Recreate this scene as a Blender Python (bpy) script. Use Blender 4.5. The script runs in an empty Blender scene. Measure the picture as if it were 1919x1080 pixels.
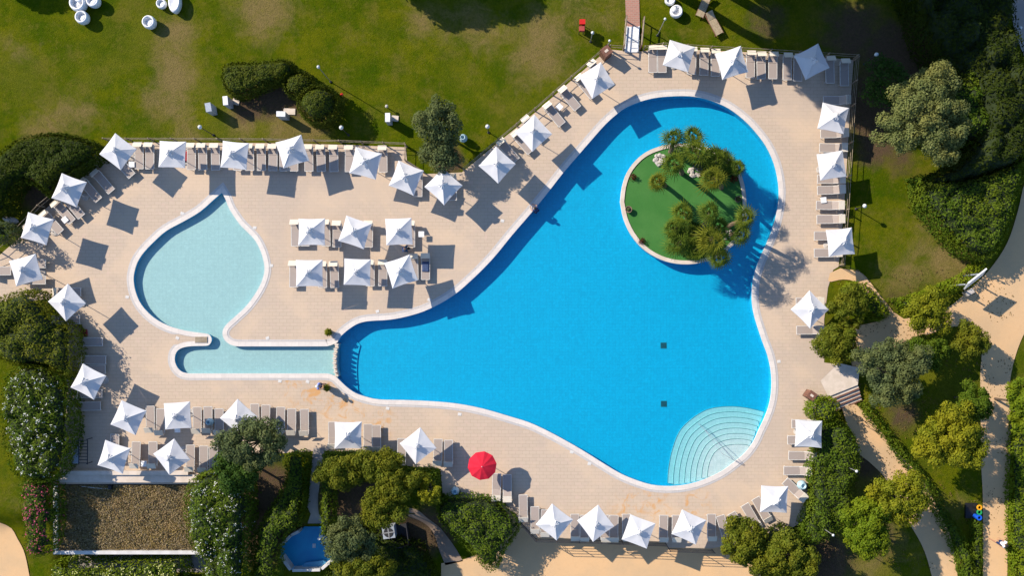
import bpy, math, random
import numpy as np
from mathutils import Vector, Matrix
from mathutils.geometry import tessellate_polygon, delaunay_2d_cdt
R = math.radians
random.seed(7); rng = np.random.default_rng(7)
sc = bpy.context.scene
C = sc.collection

# ------------------------------------------------------------------ camera, sky, sun, exposure
PXM = 25.0                       # photo pixels per metre on the ground
HCAM = 62.0
NX, NY = (985-960)/PXM, (540-600)/PXM
WID = 1919/PXM
cam = bpy.data.cameras.new('camera'); co = bpy.data.objects.new('camera', cam); C.objects.link(co)
co.location = (NX, NY, HCAM); co.rotation_euler = (0, 0, 0)
cam.sensor_width = 36; cam.lens = 36*HCAM/WID
cam.shift_x = -NX/WID; cam.shift_y = -NY/WID
cam.clip_end = 3000; cam.clip_start = .5
sc.camera = co
SUN_EL = R(33.8); SX, SY = -79/92, 47/92          # horizontal direction towards the sun
w = bpy.data.worlds.new('World'); sc.world = w; w.use_nodes = True
nt = w.node_tree; bg = nt.nodes['Background']
sky = nt.nodes.new('ShaderNodeTexSky'); sky.sky_type = 'NISHITA'; sky.sun_disc = False
sky.sun_elevation = SUN_EL; sky.sun_rotation = math.atan2(SX, SY); sky.air_density = 1.0; sky.dust_density = .2; sky.ozone_density = 5
nt.links.new(sky.outputs[0], bg.inputs[0]); bg.inputs[1].default_value = .132
sl = bpy.data.lights.new('sun', 'SUN'); sl.energy = 4.9; sl.angle = R(.55); sl.color = (1, .89, .74)
so = bpy.data.objects.new('sun', sl); C.objects.link(so)
sdir = Vector((SX*math.cos(SUN_EL), SY*math.cos(SUN_EL), math.sin(SUN_EL)))
so.rotation_euler = sdir.to_track_quat('Z', 'Y').to_euler(); so.location = (0, 0, 40)
sc.view_settings.view_transform = 'Standard'; sc.view_settings.look = 'None'
sc.view_settings.exposure = .60; sc.view_settings.gamma = 1

# ------------------------------------------------------------------ helpers
def W(px, py, z=0.0):
    """true x, y of a point seen at photo pixel (px, py) that stands z above the deck"""
    gx, gy = (px-960)/PXM, (540-py)/PXM
    k = (HCAM-z)/HCAM
    return (NX+(gx-NX)*k, NY+(gy-NY)*k)
def sm(a, b, x):
    t = np.clip((x-a)/(b-a), 0, 1); return t*t*(3-2*t)
def ground_z(x, y):
    px = x*PXM+960; py = 540-y*PXM
    b = 1.3*sm(955, 1003, py)*(1-sm(1500, 1620, px))
    r = (.55*sm(560, 740, py)+.5*sm(760, 1000, py))*sm(1548, 1600, px)
    return -np.maximum(b, r)
def gz(x, y): return float(ground_z(np.float64(x), np.float64(y)))

class MB:
    def __init__(s): s.v = []; s.f = []; s.m = []
    def add(s, vs, fs, mi=0):
        o = len(s.v); s.v += [tuple(map(float, v)) for v in vs]
        s.f += [tuple(i+o for i in f) for f in fs]; s.m += [mi]*len(fs); return s
    def box(s, c, d, rz=0, mi=0, ry=0):
        M = Matrix.Translation(c) @ Matrix.Rotation(rz, 4, 'Z') @ Matrix.Rotation(ry, 4, 'Y')
        hx, hy, hz = d[0]/2, d[1]/2, d[2]/2
        vs = [M @ Vector((x*hx, y*hy, z*hz)) for x in (-1, 1) for y in (-1, 1) for z in (-1, 1)]
        return s.add(vs, [(0,1,3,2),(4,6,7,5),(0,4,5,1),(2,3,7,6),(0,2,6,4),(1,5,7,3)], mi)
    def tube(s, p, q, r0, r1=None, n=8, mi=0, caps=True):
        p = Vector(p); q = Vector(q); r1 = r0 if r1 is None else r1
        d = (q-p); 
        if d.length < 1e-6: return s
        d.normalize(); a = d.orthogonal().normalized(); b = d.cross(a)
        vs = []
        for c, r in ((p, r0), (q, r1)):
            for i in range(n):
                t = 2*math.pi*i/n; vs.append(c+a*math.cos(t)*r+b*math.sin(t)*r)
        fs = [(i, (i+1) % n, n+(i+1) % n, n+i) for i in range(n)]
        if caps: fs += [tuple(range(n-1, -1, -1)), tuple(range(n, 2*n))]
        return s.add(vs, fs, mi)
    def path(s, pts, r, n=6, mi=0):
        for a, b in zip(pts, pts[1:]): s.tube(a, b, r, r, n, mi)
        return s
    def lathe(s, c, prof, n=20, mi=0, sx=1, sy=1, rz=0):
        vs = []; cr, sr = math.cos(rz), math.sin(rz)
        for r, z in prof:
            for i in range(n):
                t = 2*math.pi*i/n; x = r*math.cos(t)*sx; y = r*math.sin(t)*sy
                vs.append((c[0]+x*cr-y*sr, c[1]+x*sr+y*cr, c[2]+z))
        fs = []
        for k in range(len(prof)-1):
            for i in range(n):
                j = (i+1) % n; fs.append((k*n+i, k*n+j, (k+1)*n+j, (k+1)*n+i))
        if prof[0][0] > 1e-4: fs.append(tuple(range(n-1, -1, -1)))
        if prof[-1][0] > 1e-4: fs.append(tuple((len(prof)-1)*n+i for i in range(n)))
        return s.add(vs, fs, mi)
    def prism(s, poly, z0, z1, holes=(), mi=0, bottom=True):
        """poly in metres; z0, z1 numbers"""
        loops = [list(poly)]+[list(h) for h in holes]
        flat = [p for l in loops for p in l]; n = len(flat)
        tri = tessellate_polygon([[Vector((p[0], p[1], 0)) for p in l] for l in loops])
        fs = []
        for t in tri:
            a, b, c = [flat[i] for i in t]
            cr = (b[0]-a[0])*(c[1]-a[1])-(b[1]-a[1])*(c[0]-a[0])
            if abs(cr) < 1e-9: continue
            t = tuple(t) if cr > 0 else tuple(reversed(t))
            fs.append(t)
            if bottom and z1 > z0: fs.append(tuple(n+i for i in reversed(t)))
        vs = [(p[0], p[1], z1) for p in flat]+[(p[0], p[1], z0) for p in flat]
        if z1 > z0:
            o = 0
            for li, l in enumerate(loops):
                m = len(l); ar = sum(l[i][0]*l[(i+1) % m][1]-l[(i+1) % m][0]*l[i][1] for i in range(m))
                ccw = (ar > 0) == (li == 0)
                for i in range(m):
                    a, b = o+i, o+(i+1) % m
                    fs.append((n+a, n+b, b, a) if ccw else (n+b, n+a, a, b))
                o += m
        return s.add(vs, fs, mi)
    def build(s, name, mats, parent=None, smooth=False, **tags):
        me = bpy.data.meshes.new(name); me.from_pydata(s.v, [], s.f); 
        if not isinstance(mats, (list, tuple)): mats = [mats]
        for m in mats: me.materials.append(m)
        me.polygons.foreach_set('material_index', s.m)
        if smooth: me.polygons.foreach_set('use_smooth', [True]*len(me.polygons))
        me.update()
        return link(name, me, parent, **tags)
def link(name, me, parent=None, **tags):
    o = bpy.data.objects.new(name, me); C.objects.link(o)
    if parent: o.parent = parent
    for k, v in tags.items(): o[k] = v
    return o
def thing(name, label, cat, loc=(0, 0, 0), rz=0, group=None):
    o = bpy.data.objects.new(name, None); C.objects.link(o); o.empty_display_size = .2
    o.location = loc; o.rotation_euler = (0, 0, rz); o['label'] = label; o['category'] = cat
    if group: o['group'] = group
    return o
def tag(o, label, cat, group=None, kind=None):
    o['label'] = label; o['category'] = cat
    if group: o['group'] = group
    if kind: o['kind'] = kind
    return o
KIDS = {}
def copy_tree(o, parent=None):
    c = o.copy(); C.objects.link(c)
    if parent: c.parent = parent
    for ch in list(o.children): copy_tree(ch, c)
    return c
def quads_obj(name, P, Nn, size, mats, midx=None, parent=None, aspect=1.5, **tags):
    """many leaf quads: P centres, Nn normals (n,3), size (n,)"""
    n = len(P); Nn = Nn/np.maximum(np.linalg.norm(Nn, axis=1, keepdims=True), 1e-6)
    t = rng.normal(size=(n, 3)); t -= Nn*np.sum(t*Nn, 1, keepdims=True); t /= np.linalg.norm(t, axis=1, keepdims=True)
    b = np.cross(Nn, t); s = size[:, None]*.5
    V = np.empty((n, 4, 3))
    V[:, 0] = P-t*s*aspect; V[:, 1] = P-b*s*.8+Nn*s*.25; V[:, 2] = P+t*s*aspect; V[:, 3] = P+b*s*.8+Nn*s*.25
    me = bpy.data.meshes.new(name)
    me.vertices.add(4*n); me.vertices.foreach_set('co', V.reshape(-1))
    me.loops.add(4*n); me.loops.foreach_set('vertex_index', np.arange(4*n, dtype=np.int32))
    me.polygons.add(n); me.polygons.foreach_set('loop_start', np.arange(0, 4*n, 4, dtype=np.int32))
    me.polygons.foreach_set('loop_total', np.full(n, 4, dtype=np.int32))
    if not isinstance(mats, (list, tuple)): mats = [mats]
    for m in mats: me.materials.append(m)
    if midx is not None: me.polygons.foreach_set('material_index', midx.astype(np.int32))
    me.update(calc_edges=True)
    return link(name, me, parent, **tags)

# ------------------------------------------------------------------ materials
def newmat(name):
    m = bpy.data.materials.new(name); m.use_nodes = True; t = m.node_tree
    return m, t, t.nodes['Principled BSDF']
def N_(t, ty, **kw):
    n = t.nodes.new(ty)
    for k, v in kw.items():
        if k.startswith('i_'): n.inputs[k[2:]].default_value = v
        else: setattr(n, k, v)
    return n
def rgba(c): return (c[0], c[1], c[2], 1)
def srgb(r, g, b):
    f = lambda c: (c/255/12.92) if c/255 <= .04045 else ((c/255+.055)/1.055)**2.4
    return (f(r), f(g), f(b))
def mixc(t, fac, a, b, blend='MIX'):
    n = t.nodes.new('ShaderNodeMix'); n.data_type = 'RGBA'; n.blend_type = blend
    for i, v in ((0, fac), (6, a), (7, b)):
        if hasattr(v, 'links'): t.links.new(v, n.inputs[i])
        elif i == 0: n.inputs[0].default_value = v
        else: n.inputs[i].default_value = rgba(v)
    return n.outputs[2]
def noise(t, vec, scale, detail=3, rough=.55, dist=0):
    n = N_(t, 'ShaderNodeTexNoise'); n.inputs['Scale'].default_value = scale; n.inputs['Detail'].default_value = detail
    n.inputs['Roughness'].default_value = rough; n.inputs['Distortion'].default_value = dist
    t.links.new(vec, n.inputs['Vector']); return n.outputs['Fac']
def ramp(t, fac, lo, hi):
    n = N_(t, 'ShaderNodeMapRange'); n.inputs[1].default_value = lo; n.inputs[2].default_value = hi
    n.interpolation_type = 'SMOOTHSTEP'; t.links.new(fac, n.inputs[0]); return n.outputs[0]
def bump(t, p, h, strength=.3, dist=.02):
    b = N_(t, 'ShaderNodeBump'); b.inputs['Strength'].default_value = strength; b.inputs['Distance'].default_value = dist
    t.links.new(h, b.inputs['Height']); t.links.new(b.outputs[0], p.inputs['Normal'])
def pos(t): return N_(t, 'ShaderNodeNewGeometry').outputs['Position']
def objc(t): return N_(t, 'ShaderNodeTexCoord').outputs['Object']
def mul(t, a, b, op='MULTIPLY'):
    n = N_(t, 'ShaderNodeMath', operation=op)
    for i, v in enumerate((a, b)):
        if hasattr(v, 'links'): t.links.new(v, n.inputs[i])
        else: n.inputs[i].default_value = v
    return n.outputs[0]
def plain(name, c, rough=.6, c2=None, scale=6, metal=0, bmp=0, spec=.4):
    m, t, p = newmat(name); p.inputs['Roughness'].default_value = rough; p.inputs['Metallic'].default_value = metal
    p.inputs['Specular IOR Level'].default_value = spec
    v = objc(t); c2 = c2 or tuple(x*.82 for x in c)
    f = noise(t, v, scale, 4)
    t.links.new(mixc(t, ramp(t, f, .35, .65), c, c2), p.inputs['Base Color'])
    if bmp: bump(t, p, noise(t, v, scale*6, 2), bmp, .01)
    return m
M = {}
# paving
def mk_paving():
    m, t, p = newmat('paving'); v = pos(t); p.inputs['Roughness'].default_value = .75; p.inputs['Specular IOR Level'].default_value = .3
    br = N_(t, 'ShaderNodeTexBrick'); t.links.new(v, br.inputs['Vector'])
    for k, x in (('Scale', 1.0), ('Mortar Size', .013), ('Brick Width', .52), ('Row Height', .26), ('Mortar Smooth', .3), ('Bias', 0.0)): br.inputs[k].default_value = x
    br.inputs['Color1'].default_value = rgba((.515, .405, .305)); br.inputs['Color2'].default_value = rgba((.487, .383, .29)); br.inputs['Mortar'].default_value = rgba((.39, .30, .22))
    c = br.outputs['Color']
    c = mixc(t, mul(t, ramp(t, noise(t, v, 2.2, 3), .5, .8), .6), c, (.56, .41, .33))
    c = mixc(t, mul(t, ramp(t, noise(t, v, .22, 4, .6), .46, .62), .6), c, (.60, .45, .315))
    c = mixc(t, mul(t, ramp(t, noise(t, v, .11, 5, .7, .6), .48, .62), .5), c, (.44, .355, .285))
    # rust stains left by runoff: blobs with ragged edges
    tot = None
    for (x, y, r) in ((595, 735, 2.6), (640, 765, 2.2), (545, 720, 1.4), (1225, 935, 1.4), (1180, 950, 1.8), (1300, 945, 1.6), (1235, 960, 1.2), (700, 790, 2.0)):
        X, Y = W(x, y)
        d = N_(t, 'ShaderNodeVectorMath', operation='DISTANCE'); t.links.new(v, d.inputs[0]); d.inputs[1].default_value = (X, Y, 0)
        g = N_(t, 'ShaderNodeMapRange'); g.inputs[1].default_value = r; g.inputs[2].default_value = 0; t.links.new(d.outputs['Value'], g.inputs[0])
        tot = g.outputs[0] if tot is None else mul(t, tot, g.outputs[0], 'MAXIMUM')
    st = mul(t, tot, ramp(t, noise(t, v, 1.1, 5, .65, 1.2), .47, .66))
    c = mixc(t, mul(t, st, 1.6), c, (.54, .29, .11))
    c = mixc(t, mul(t, ramp(t, noise(t, v, 28, 2), .3, .8), .25), c, (.36, .29, .23))
    t.links.new(c, p.inputs['Base Color']); bump(t, p, br.outputs['Fac'], -.25, .01); return m
M['paving'] = mk_paving()
def mk_lawn():
    m, t, p = newmat('lawn'); v = pos(t); p.inputs['Roughness'].default_value = .95; p.inputs['Specular IOR Level'].default_value = 0
    a = N_(t, 'ShaderNodeAttribute', attribute_name='dry'); s = N_(t, 'ShaderNodeAttribute', attribute_name='soil')
    c = mixc(t, ramp(t, noise(t, v, .35, 6, .62), .35, .65), (.052, .080, .002), (.108, .116, .004))
    c = mixc(t, mul(t, ramp(t, noise(t, v, 1.2, 5, .6), .45, .7), .6), c, (.034, .072, .0015))
    c = mixc(t, mul(t, ramp(t, noise(t, v, .09, 5, .65, .8), .46, .66), .6), c, (.108, .112, .012))
    dn = mul(t, mul(t, a.outputs['Fac'], 1.0), mul(t, noise(t, v, .55, 8, .75, .6), 1.7), 'ADD')
    c = mixc(t, ramp(t, dn, 1.02, 1.75), c, (.185, .138, .050))
    c = mixc(t, mul(t, ramp(t, noise(t, v, .5, 6, .7), .48, .68), .6), c, (.135, .116, .020))
    sn = mul(t, s.outputs['Fac'], mul(t, noise(t, v, .8, 6, .7), .8), 'ADD')
    c = mixc(t, ramp(t, sn, .6, 1.1), c, (.095, .062, .040))
    f = noise(t, v, 5.5, 6, .85)
    c = mixc(t, mul(t, ramp(t, f, .42, .75), .55), c, (.018, .032, .004))
    c = mixc(t, mul(t, ramp(t, noise(t, v, 4, 6, .85), .52, .75), .55), c, (.16, .155, .025))
    t.links.new(c, p.inputs['Base Color']); bump(t, p, noise(t, v, 10, 4, .8), .9, .08); return m
M['lawn'] = mk_lawn()
def mk_sand(name, c1, c2, sp=.3):
    m, t, p = newmat(name); v = pos(t); p.inputs['Roughness'].default_value = .9; p.inputs['Specular IOR Level'].default_value = .2
    c = mixc(t, ramp(t, noise(t, v, .3, 5, .6), .35, .68), c1, c2)
    c = mixc(t, mul(t, ramp(t, noise(t, v, 3, 5, .7), .5, .8), .35), c, tuple(x*.72 for x in c1))
    c = mixc(t, mul(t, ramp(t, noise(t, v, 25, 2), .5, .8), sp), c, tuple(x*.6 for x in c2))
    t.links.new(c, p.inputs['Base Color']); bump(t, p, noise(t, v, 20, 3), .3, .02); return m
M['sand'] = mk_sand('sand', (.64, .41, .215), (.54, .37, .21))
M['dirt'] = mk_sand('dirt', (.27, .20, .15), (.17, .12, .085))
M['greypath'] = mk_sand('grey_path', (.33, .29, .26), (.27, .24, .22))
def mk_brick(name, a, b, mor, w_, h_):
    m, t, p = newmat(name); v = pos(t); br = N_(t, 'ShaderNodeTexBrick'); t.links.new(v, br.inputs['Vector'])
    for k, x in (('Scale', 1.0), ('Mortar Size', .02), ('Brick Width', w_), ('Row Height', h_)): br.inputs[k].default_value = x
    br.inputs['Color1'].default_value = rgba(a); br.inputs['Color2'].default_value = rgba(b); br.inputs['Mortar'].default_value = rgba(mor)
    c = mixc(t, mul(t, noise(t, v, 3, 4), .4), br.outputs['Color'], tuple(x*.7 for x in a))
    t.links.new(c, p.inputs['Base Color']); p.inputs['Roughness'].default_value = .8; return m
M['brick'] = mk_brick('brick_path', (.42, .19, .14), (.33, .16, .12), (.36, .26, .20), .28, .14)
M['roofledge'] = mk_brick('ledge_stone', (.50, .40, .31), (.44, .35, .28), (.30, .24, .19), .8, .4)
def mk_tile(name, c1, c2, grout, sz=.12, wob=.25):
    m, t, p = newmat(name); v = pos(t)
    ad = N_(t, 'ShaderNodeVectorMath', operation='MULTIPLY_ADD')
    nn = N_(t, 'ShaderNodeTexNoise'); nn.inputs['Scale'].default_value = 2.6; nn.inputs['Detail'].default_value = 3; t.links.new(v, nn.inputs['Vector'])
    t.links.new(nn.outputs['Color'], ad.inputs[0]); ad.inputs[1].default_value = (wob*.35,)*3; t.links.new(v, ad.inputs[2])
    br = N_(t, 'ShaderNodeTexBrick'); br.offset = 0; t.links.new(ad.outputs[0], br.inputs['Vector'])
    for k, x in (('Scale', 1.0), ('Mortar Size', sz*.07), ('Brick Width', sz*2), ('Row Height', sz*2), ('Mortar Smooth', .5)): br.inputs[k].default_value = x
    br.inputs['Color1'].default_value = rgba(c1); br.inputs['Color2'].default_value = rgba(c2); br.inputs['Mortar'].default_value = rgba(grout)
    c = br.outputs['Color']
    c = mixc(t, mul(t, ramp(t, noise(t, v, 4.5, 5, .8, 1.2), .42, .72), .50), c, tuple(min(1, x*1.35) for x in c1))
    c = mixc(t, mul(t, ramp(t, noise(t, v, .12, 3), .4, .7), .08), c, tuple(x*.85 for x in c2))
    t.links.new(c, p.inputs['Base Color']); p.inputs['Roughness'].default_value = .5; return m
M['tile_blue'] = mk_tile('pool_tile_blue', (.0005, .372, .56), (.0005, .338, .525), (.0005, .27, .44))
M['tile_pale'] = mk_tile('pool_tile_pale', (.41, .47, .445), (.39, .45, .43), (.32, .39, .38), .14, .12)
M['tile_step'] = mk_tile('step_tile', (.44, .55, .54), (.41, .53, .52), (.32, .45, .47), .14, .08)
M['tile_wall'] = mk_tile('pool_wall_tile', (.015, .42, .62), (.012, .36, .56), (.01, .25, .42))
M['tile_dark'] = plain('dark_edge_tile', (.03, .14, .17), .5)
def mk_water(name, col, dens):
    m = bpy.data.materials.new(name); m.use_nodes = True; t = m.node_tree; t.nodes.clear()
    out = N_(t, 'ShaderNodeOutputMaterial'); mx = N_(t, 'ShaderNodeMixShader'); tr = N_(t, 'ShaderNodeBsdfTransparent')
    gl = N_(t, 'ShaderNodeBsdfGlossy'); gl.inputs['Roughness'].default_value = .06; gl.inputs['Color'].default_value = (1, 1, 1, 1)
    lw_ = N_(t, 'ShaderNodeLayerWeight'); pw = N_(t, 'ShaderNodeMath', operation='POWER'); t.links.new(lw_.outputs['Facing'], pw.inputs[0]); pw.inputs[1].default_value = 5
    fr = N_(t, 'ShaderNodeMath', operation='MULTIPLY_ADD'); t.links.new(pw.outputs[0], fr.inputs[0]); fr.inputs[1].default_value = .95; fr.inputs[2].default_value = .022
    b = N_(t, 'ShaderNodeBump'); b.inputs['Strength'].default_value = .5; b.inputs['Distance'].default_value = .03
    t.links.new(noise(t, pos(t), 4.5, 4, .7, 1.0), b.inputs['Height'])
    t.links.new(b.outputs[0], gl.inputs['Normal']); pass
    t.links.new(fr.outputs[0], mx.inputs[0]); t.links.new(tr.outputs[0], mx.inputs[1]); t.links.new(gl.outputs[0], mx.inputs[2])
    t.links.new(mx.outputs[0], out.inputs['Surface'])
    va = N_(t, 'ShaderNodeVolumeAbsorption'); va.inputs['Color'].default_value = rgba(col); va.inputs['Density'].default_value = dens
    t.links.new(va.outputs[0], out.inputs['Volume']); return m
M['water'] = mk_water('water', (.10, .86, .95), .62)
def mk_coping(name, c1, c2):
    m, t, p = newmat(name); v = pos(t); vo = N_(t, 'ShaderNodeTexBrick'); t.links.new(v, vo.inputs['Vector'])
    for k, x in (('Scale', 1.0), ('Mortar Size', .01), ('Brick Width', .5), ('Row Height', .5)): vo.inputs[k].default_value = x
    vo.inputs['Color1'].default_value = rgba(c1); vo.inputs['Color2'].default_value = rgba(c2); vo.inputs['Mortar'].default_value = rgba(tuple(x*.8 for x in c1))
    c = mixc(t, mul(t, ramp(t, noise(t, v, 1.5, 5, .7), .45, .75), .5), vo.outputs['Color'], tuple(x*.82 for x in c2))
    t.links.new(c, p.inputs['Base Color']); p.inputs['Roughness'].default_value = .6; return m
M['coping'] = mk_coping('coping', (.66, .60, .545), (.60, .545, .50))
M['coping_grey'] = mk_coping('drain_channel', (.45, .43, .42), (.50, .46, .43))
def fabric(name, c, tr=.25, c2=None, rough=.85):
    m, t, p = newmat(name); v = objc(t); p.inputs['Roughness'].default_value = rough; p.inputs['Specular IOR Level'].default_value = .15
    col = mixc(t, mul(t, ramp(t, noise(t, v, 3, 4), .4, .7), .5), c, c2 or tuple(x*.93 for x in c)); t.links.new(col, p.inputs['Base Color'])
    bump(t, p, noise(t, v, 5, 3), .25, .03)
    tl = N_(t, 'ShaderNodeBsdfTranslucent'); t.links.new(col, tl.inputs[0]); mx = N_(t, 'ShaderNodeMixShader'); mx.inputs[0].default_value = tr
    out = t.nodes['Material Output']; t.links.new(p.outputs[0], mx.inputs[1]); t.links.new(tl.outputs[0], mx.inputs[2]); t.links.new(mx.outputs[0], out.inputs[0]); return m
M['canvas'] = fabric('white_canvas', (.665, .665, .685), .16)
M['redcanvas'] = fabric('red_canvas', (.62, .020, .045), .12, (.52, .015, .035))
M['cream'] = fabric('cream_fabric', (.74, .67, .56), .15)
def mk_mesh():
    m, t, p = newmat('taupe_mesh'); v = objc(t); wv = N_(t, 'ShaderNodeTexWave'); wv.bands_direction = 'Y'; wv.inputs['Scale'].default_value = 6; t.links.new(v, wv.inputs[0])
    c = mixc(t, mul(t, wv.outputs['Fac'], .5), (.33, .27, .235), (.25, .205, .18)); c = mixc(t, mul(t, noise(t, v, 3, 3), .4), c, (.38, .33, .30))
    t.links.new(c, p.inputs['Base Color']); p.inputs['Roughness'].default_value = .7; return m
M['mesh'] = mk_mesh()
M['whitemetal'] = plain('white_metal', (.66, .64, .60), .4)
M['alu'] = plain('aluminium', (.55, .55, .55), .35, metal=.6)
M['darkmetal'] = plain('dark_metal', (.03, .03, .035), .5)
M['white'] = plain('white_plastic', (.80, .80, .80), .4)
M['wood'] = plain('weathered_wood', (.27, .22, .155), .8, (.17, .13, .09), 4)
M['brownwood'] = plain('brown_wood', (.20, .09, .06), .6, (.13, .06, .04), 5)
M['tanwood'] = plain('tan_slats', (.45, .36, .24), .7, (.36, .28, .18), 5)
M['stone'] = plain('stone', (.50, .46, .42), .9, (.36, .33, .30), 3, bmp=.5)
M['palestone'] = plain('pale_stone', (.62, .53, .45), .85, (.54, .46, .38), 2)
M['whiterock'] = plain('white_rock', (.50, .46, .42), .9, (.36, .33, .30), 5, bmp=.5)
M['plaster'] = plain('white_plaster', (.62, .60, .57), .85, (.52, .50, .47), 1.5)
M['bluepaint'] = plain('blue_paint', (.012, .30, .56), .35, (.010, .24, .50), .8)
M['lightblue'] = plain('light_blue_paint', (.10, .36, .58), .35, (.08, .32, .54), .8)
M['urn'] = plain('pale_blue_plastic', (.38, .55, .62), .5)
M['terracotta'] = plain('terracotta', (.24, .15, .11), .8)
M['bark'] = plain('bark', (.12, .085, .06), .95, (.07, .05, .035), 8, bmp=.8)
M['palmbark'] = plain('palm_bark', (.20, .14, .095), .95, (.11, .075, .05), 14, bmp=.8)
M['red'] = plain('red_paint', (.60, .02, .015), .4)
M['greyplastic'] = plain('grey_plastic', (.34, .38, .44), .5)
M['black'] = plain('black_plastic', (.015, .015, .018), .45)
M['orange'] = plain('orange_plastic', (.85, .36, .01), .4)
M['green'] = plain('green_plastic', (.02, .30, .09), .4)
M['blue'] = plain('blue_plastic', (.01, .10, .62), .4)
M['lampglass'] = plain('lamp_globe', (.62, .64, .64), .25)
M['skin'] = plain('skin', (.42, .22, .14), .6)
M['hair'] = plain('dark_hair', (.012, .009, .008), .6)
M['navy'] = plain('navy_cloth', (.012, .030, .11), .85)
M['teal'] = plain('teal_cloth', (.01, .06, .13), .85)
M['whitecloth'] = plain('white_cloth', (.75, .75, .80), .85)
M['bluecloth'] = plain('light_blue_cloth', (.30, .36, .75), .85)
M['shade_sheet'] = plain('blue_shade_sheet', (.05, .08, .17), .95)  # dark blue tone of a lounger in parasol shade
M['ochre'] = plain('rust_cushion', (.30, .02, .03), .9)
def mk_turf():
    m, t, p = newmat('artificial_turf'); v = pos(t)
    c = mixc(t, ramp(t, noise(t, v, .6, 4), .3, .7), (.030, .150, .018), (.048, .175, .028)); c = mixc(t, mul(t, ramp(t, noise(t, v, 16, 3, .8), .4, .7), .35), c, (.02, .085, .014))
    t.links.new(c, p.inputs['Base Color']); p.inputs['Roughness'].default_value = .85; bump(t, p, noise(t, v, 20, 2), .4, .02); return m
M['turf'] = mk_turf()
def mk_roof():
    m, t, p = newmat('dry_grass_mat'); v = pos(t)
    c = mixc(t, ramp(t, noise(t, v, .6, 6, .7, .8), .35, .65), (.19, .125, .075), (.125, .095, .028)); c = mixc(t, ramp(t, noise(t, v, 3.2, 5, .75, 1.5), .42, .7), c, (.25, .19, .145))
    c = mixc(t, mul(t, ramp(t, noise(t, v, 5, 5, .8, 1), .5, .7), .8), c, (.05, .035, .02)); t.links.new(c, p.inputs['Base Color']); bump(t, p, noise(t, v, 4, 5, .8, 1), 1, .2); p.inputs['Roughness'].default_value = .95; return m
M['drygrass'] = mk_roof()
def leafmat(name, a, b, tr=.28, cl=.5):
    m, t, p = newmat(name); v = pos(t); p.inputs['Roughness'].default_value = .6; p.inputs['Specular IOR Level'].default_value = .08
    g = N_(t, 'ShaderNodeNewGeometry'); c = mixc(t, g.outputs['Random Per Island'], a, b)
    c = mixc(t, mul(t, ramp(t, noise(t, v, cl, 4, .6), .42, .65), .5), c, tuple(min(1, x*y) for x, y in zip(b, (1.35, 1.12, .8))))
    t.links.new(c, p.inputs['Base Color'])
    tl = N_(t, 'ShaderNodeBsdfTranslucent'); t.links.new(c, tl.inputs[0]); mx = N_(t, 'ShaderNodeMixShader'); mx.inputs[0].default_value = tr
    out = t.nodes['Material Output']; t.links.new(p.outputs[0], mx.inputs[1]); t.links.new(tl.outputs[0], mx.inputs[2]); t.links.new(mx.outputs[0], out.inputs[0]); return m
M['lf_dark'] = leafmat('dark_leaves', (.026, .046, .003), (.050, .074, .006))
M['lf_clip'] = leafmat('clipped_leaves', (.040, .060, .004), (.070, .090, .008), .15, 1.2)
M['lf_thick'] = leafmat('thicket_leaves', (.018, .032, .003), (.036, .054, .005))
M['lf_green'] = leafmat('green_leaves', (.048, .092, .006), (.100, .150, .012))
M['lf_bright'] = leafmat('bright_leaves', (.080, .135, .006), (.150, .200, .010))
M['lf_yellow'] = leafmat('yellow_leaves', (.115, .140, .008), (.215, .225, .014))
M['lf_olive'] = leafmat('olive_leaves', (.090, .118, .034), (.185, .205, .070))
M['lf_grey'] = leafmat('grey_leaves', (.062, .088, .034), (.120, .150, .056))
M['lf_mastic'] = leafmat('mastic_leaves', (.070, .100, .007), (.145, .160, .014))
M['lf_palm'] = leafmat('palm_leaves', (.034, .074, .007), (.120, .165, .018))
M['lf_palmb'] = leafmat('yellow_palm_leaves', (.068, .098, .008), (.150, .165, .016))
M['lf_deep'] = leafmat('deep_leaves', (.026, .062, .010), (.052, .105, .016))
M['fl_white'] = plain('white_flower', (.72, .72, .64), .8)
M['fl_pink'] = plain('pink_flower', (.58, .07, .17), .8)
M['fl_yellow'] = plain('pale_yellow_flower', (.62, .62, .22), .8)
M['lf_red'] = leafmat('dark_red_leaves', (.07, .012, .010), (.14, .03, .02))

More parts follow.
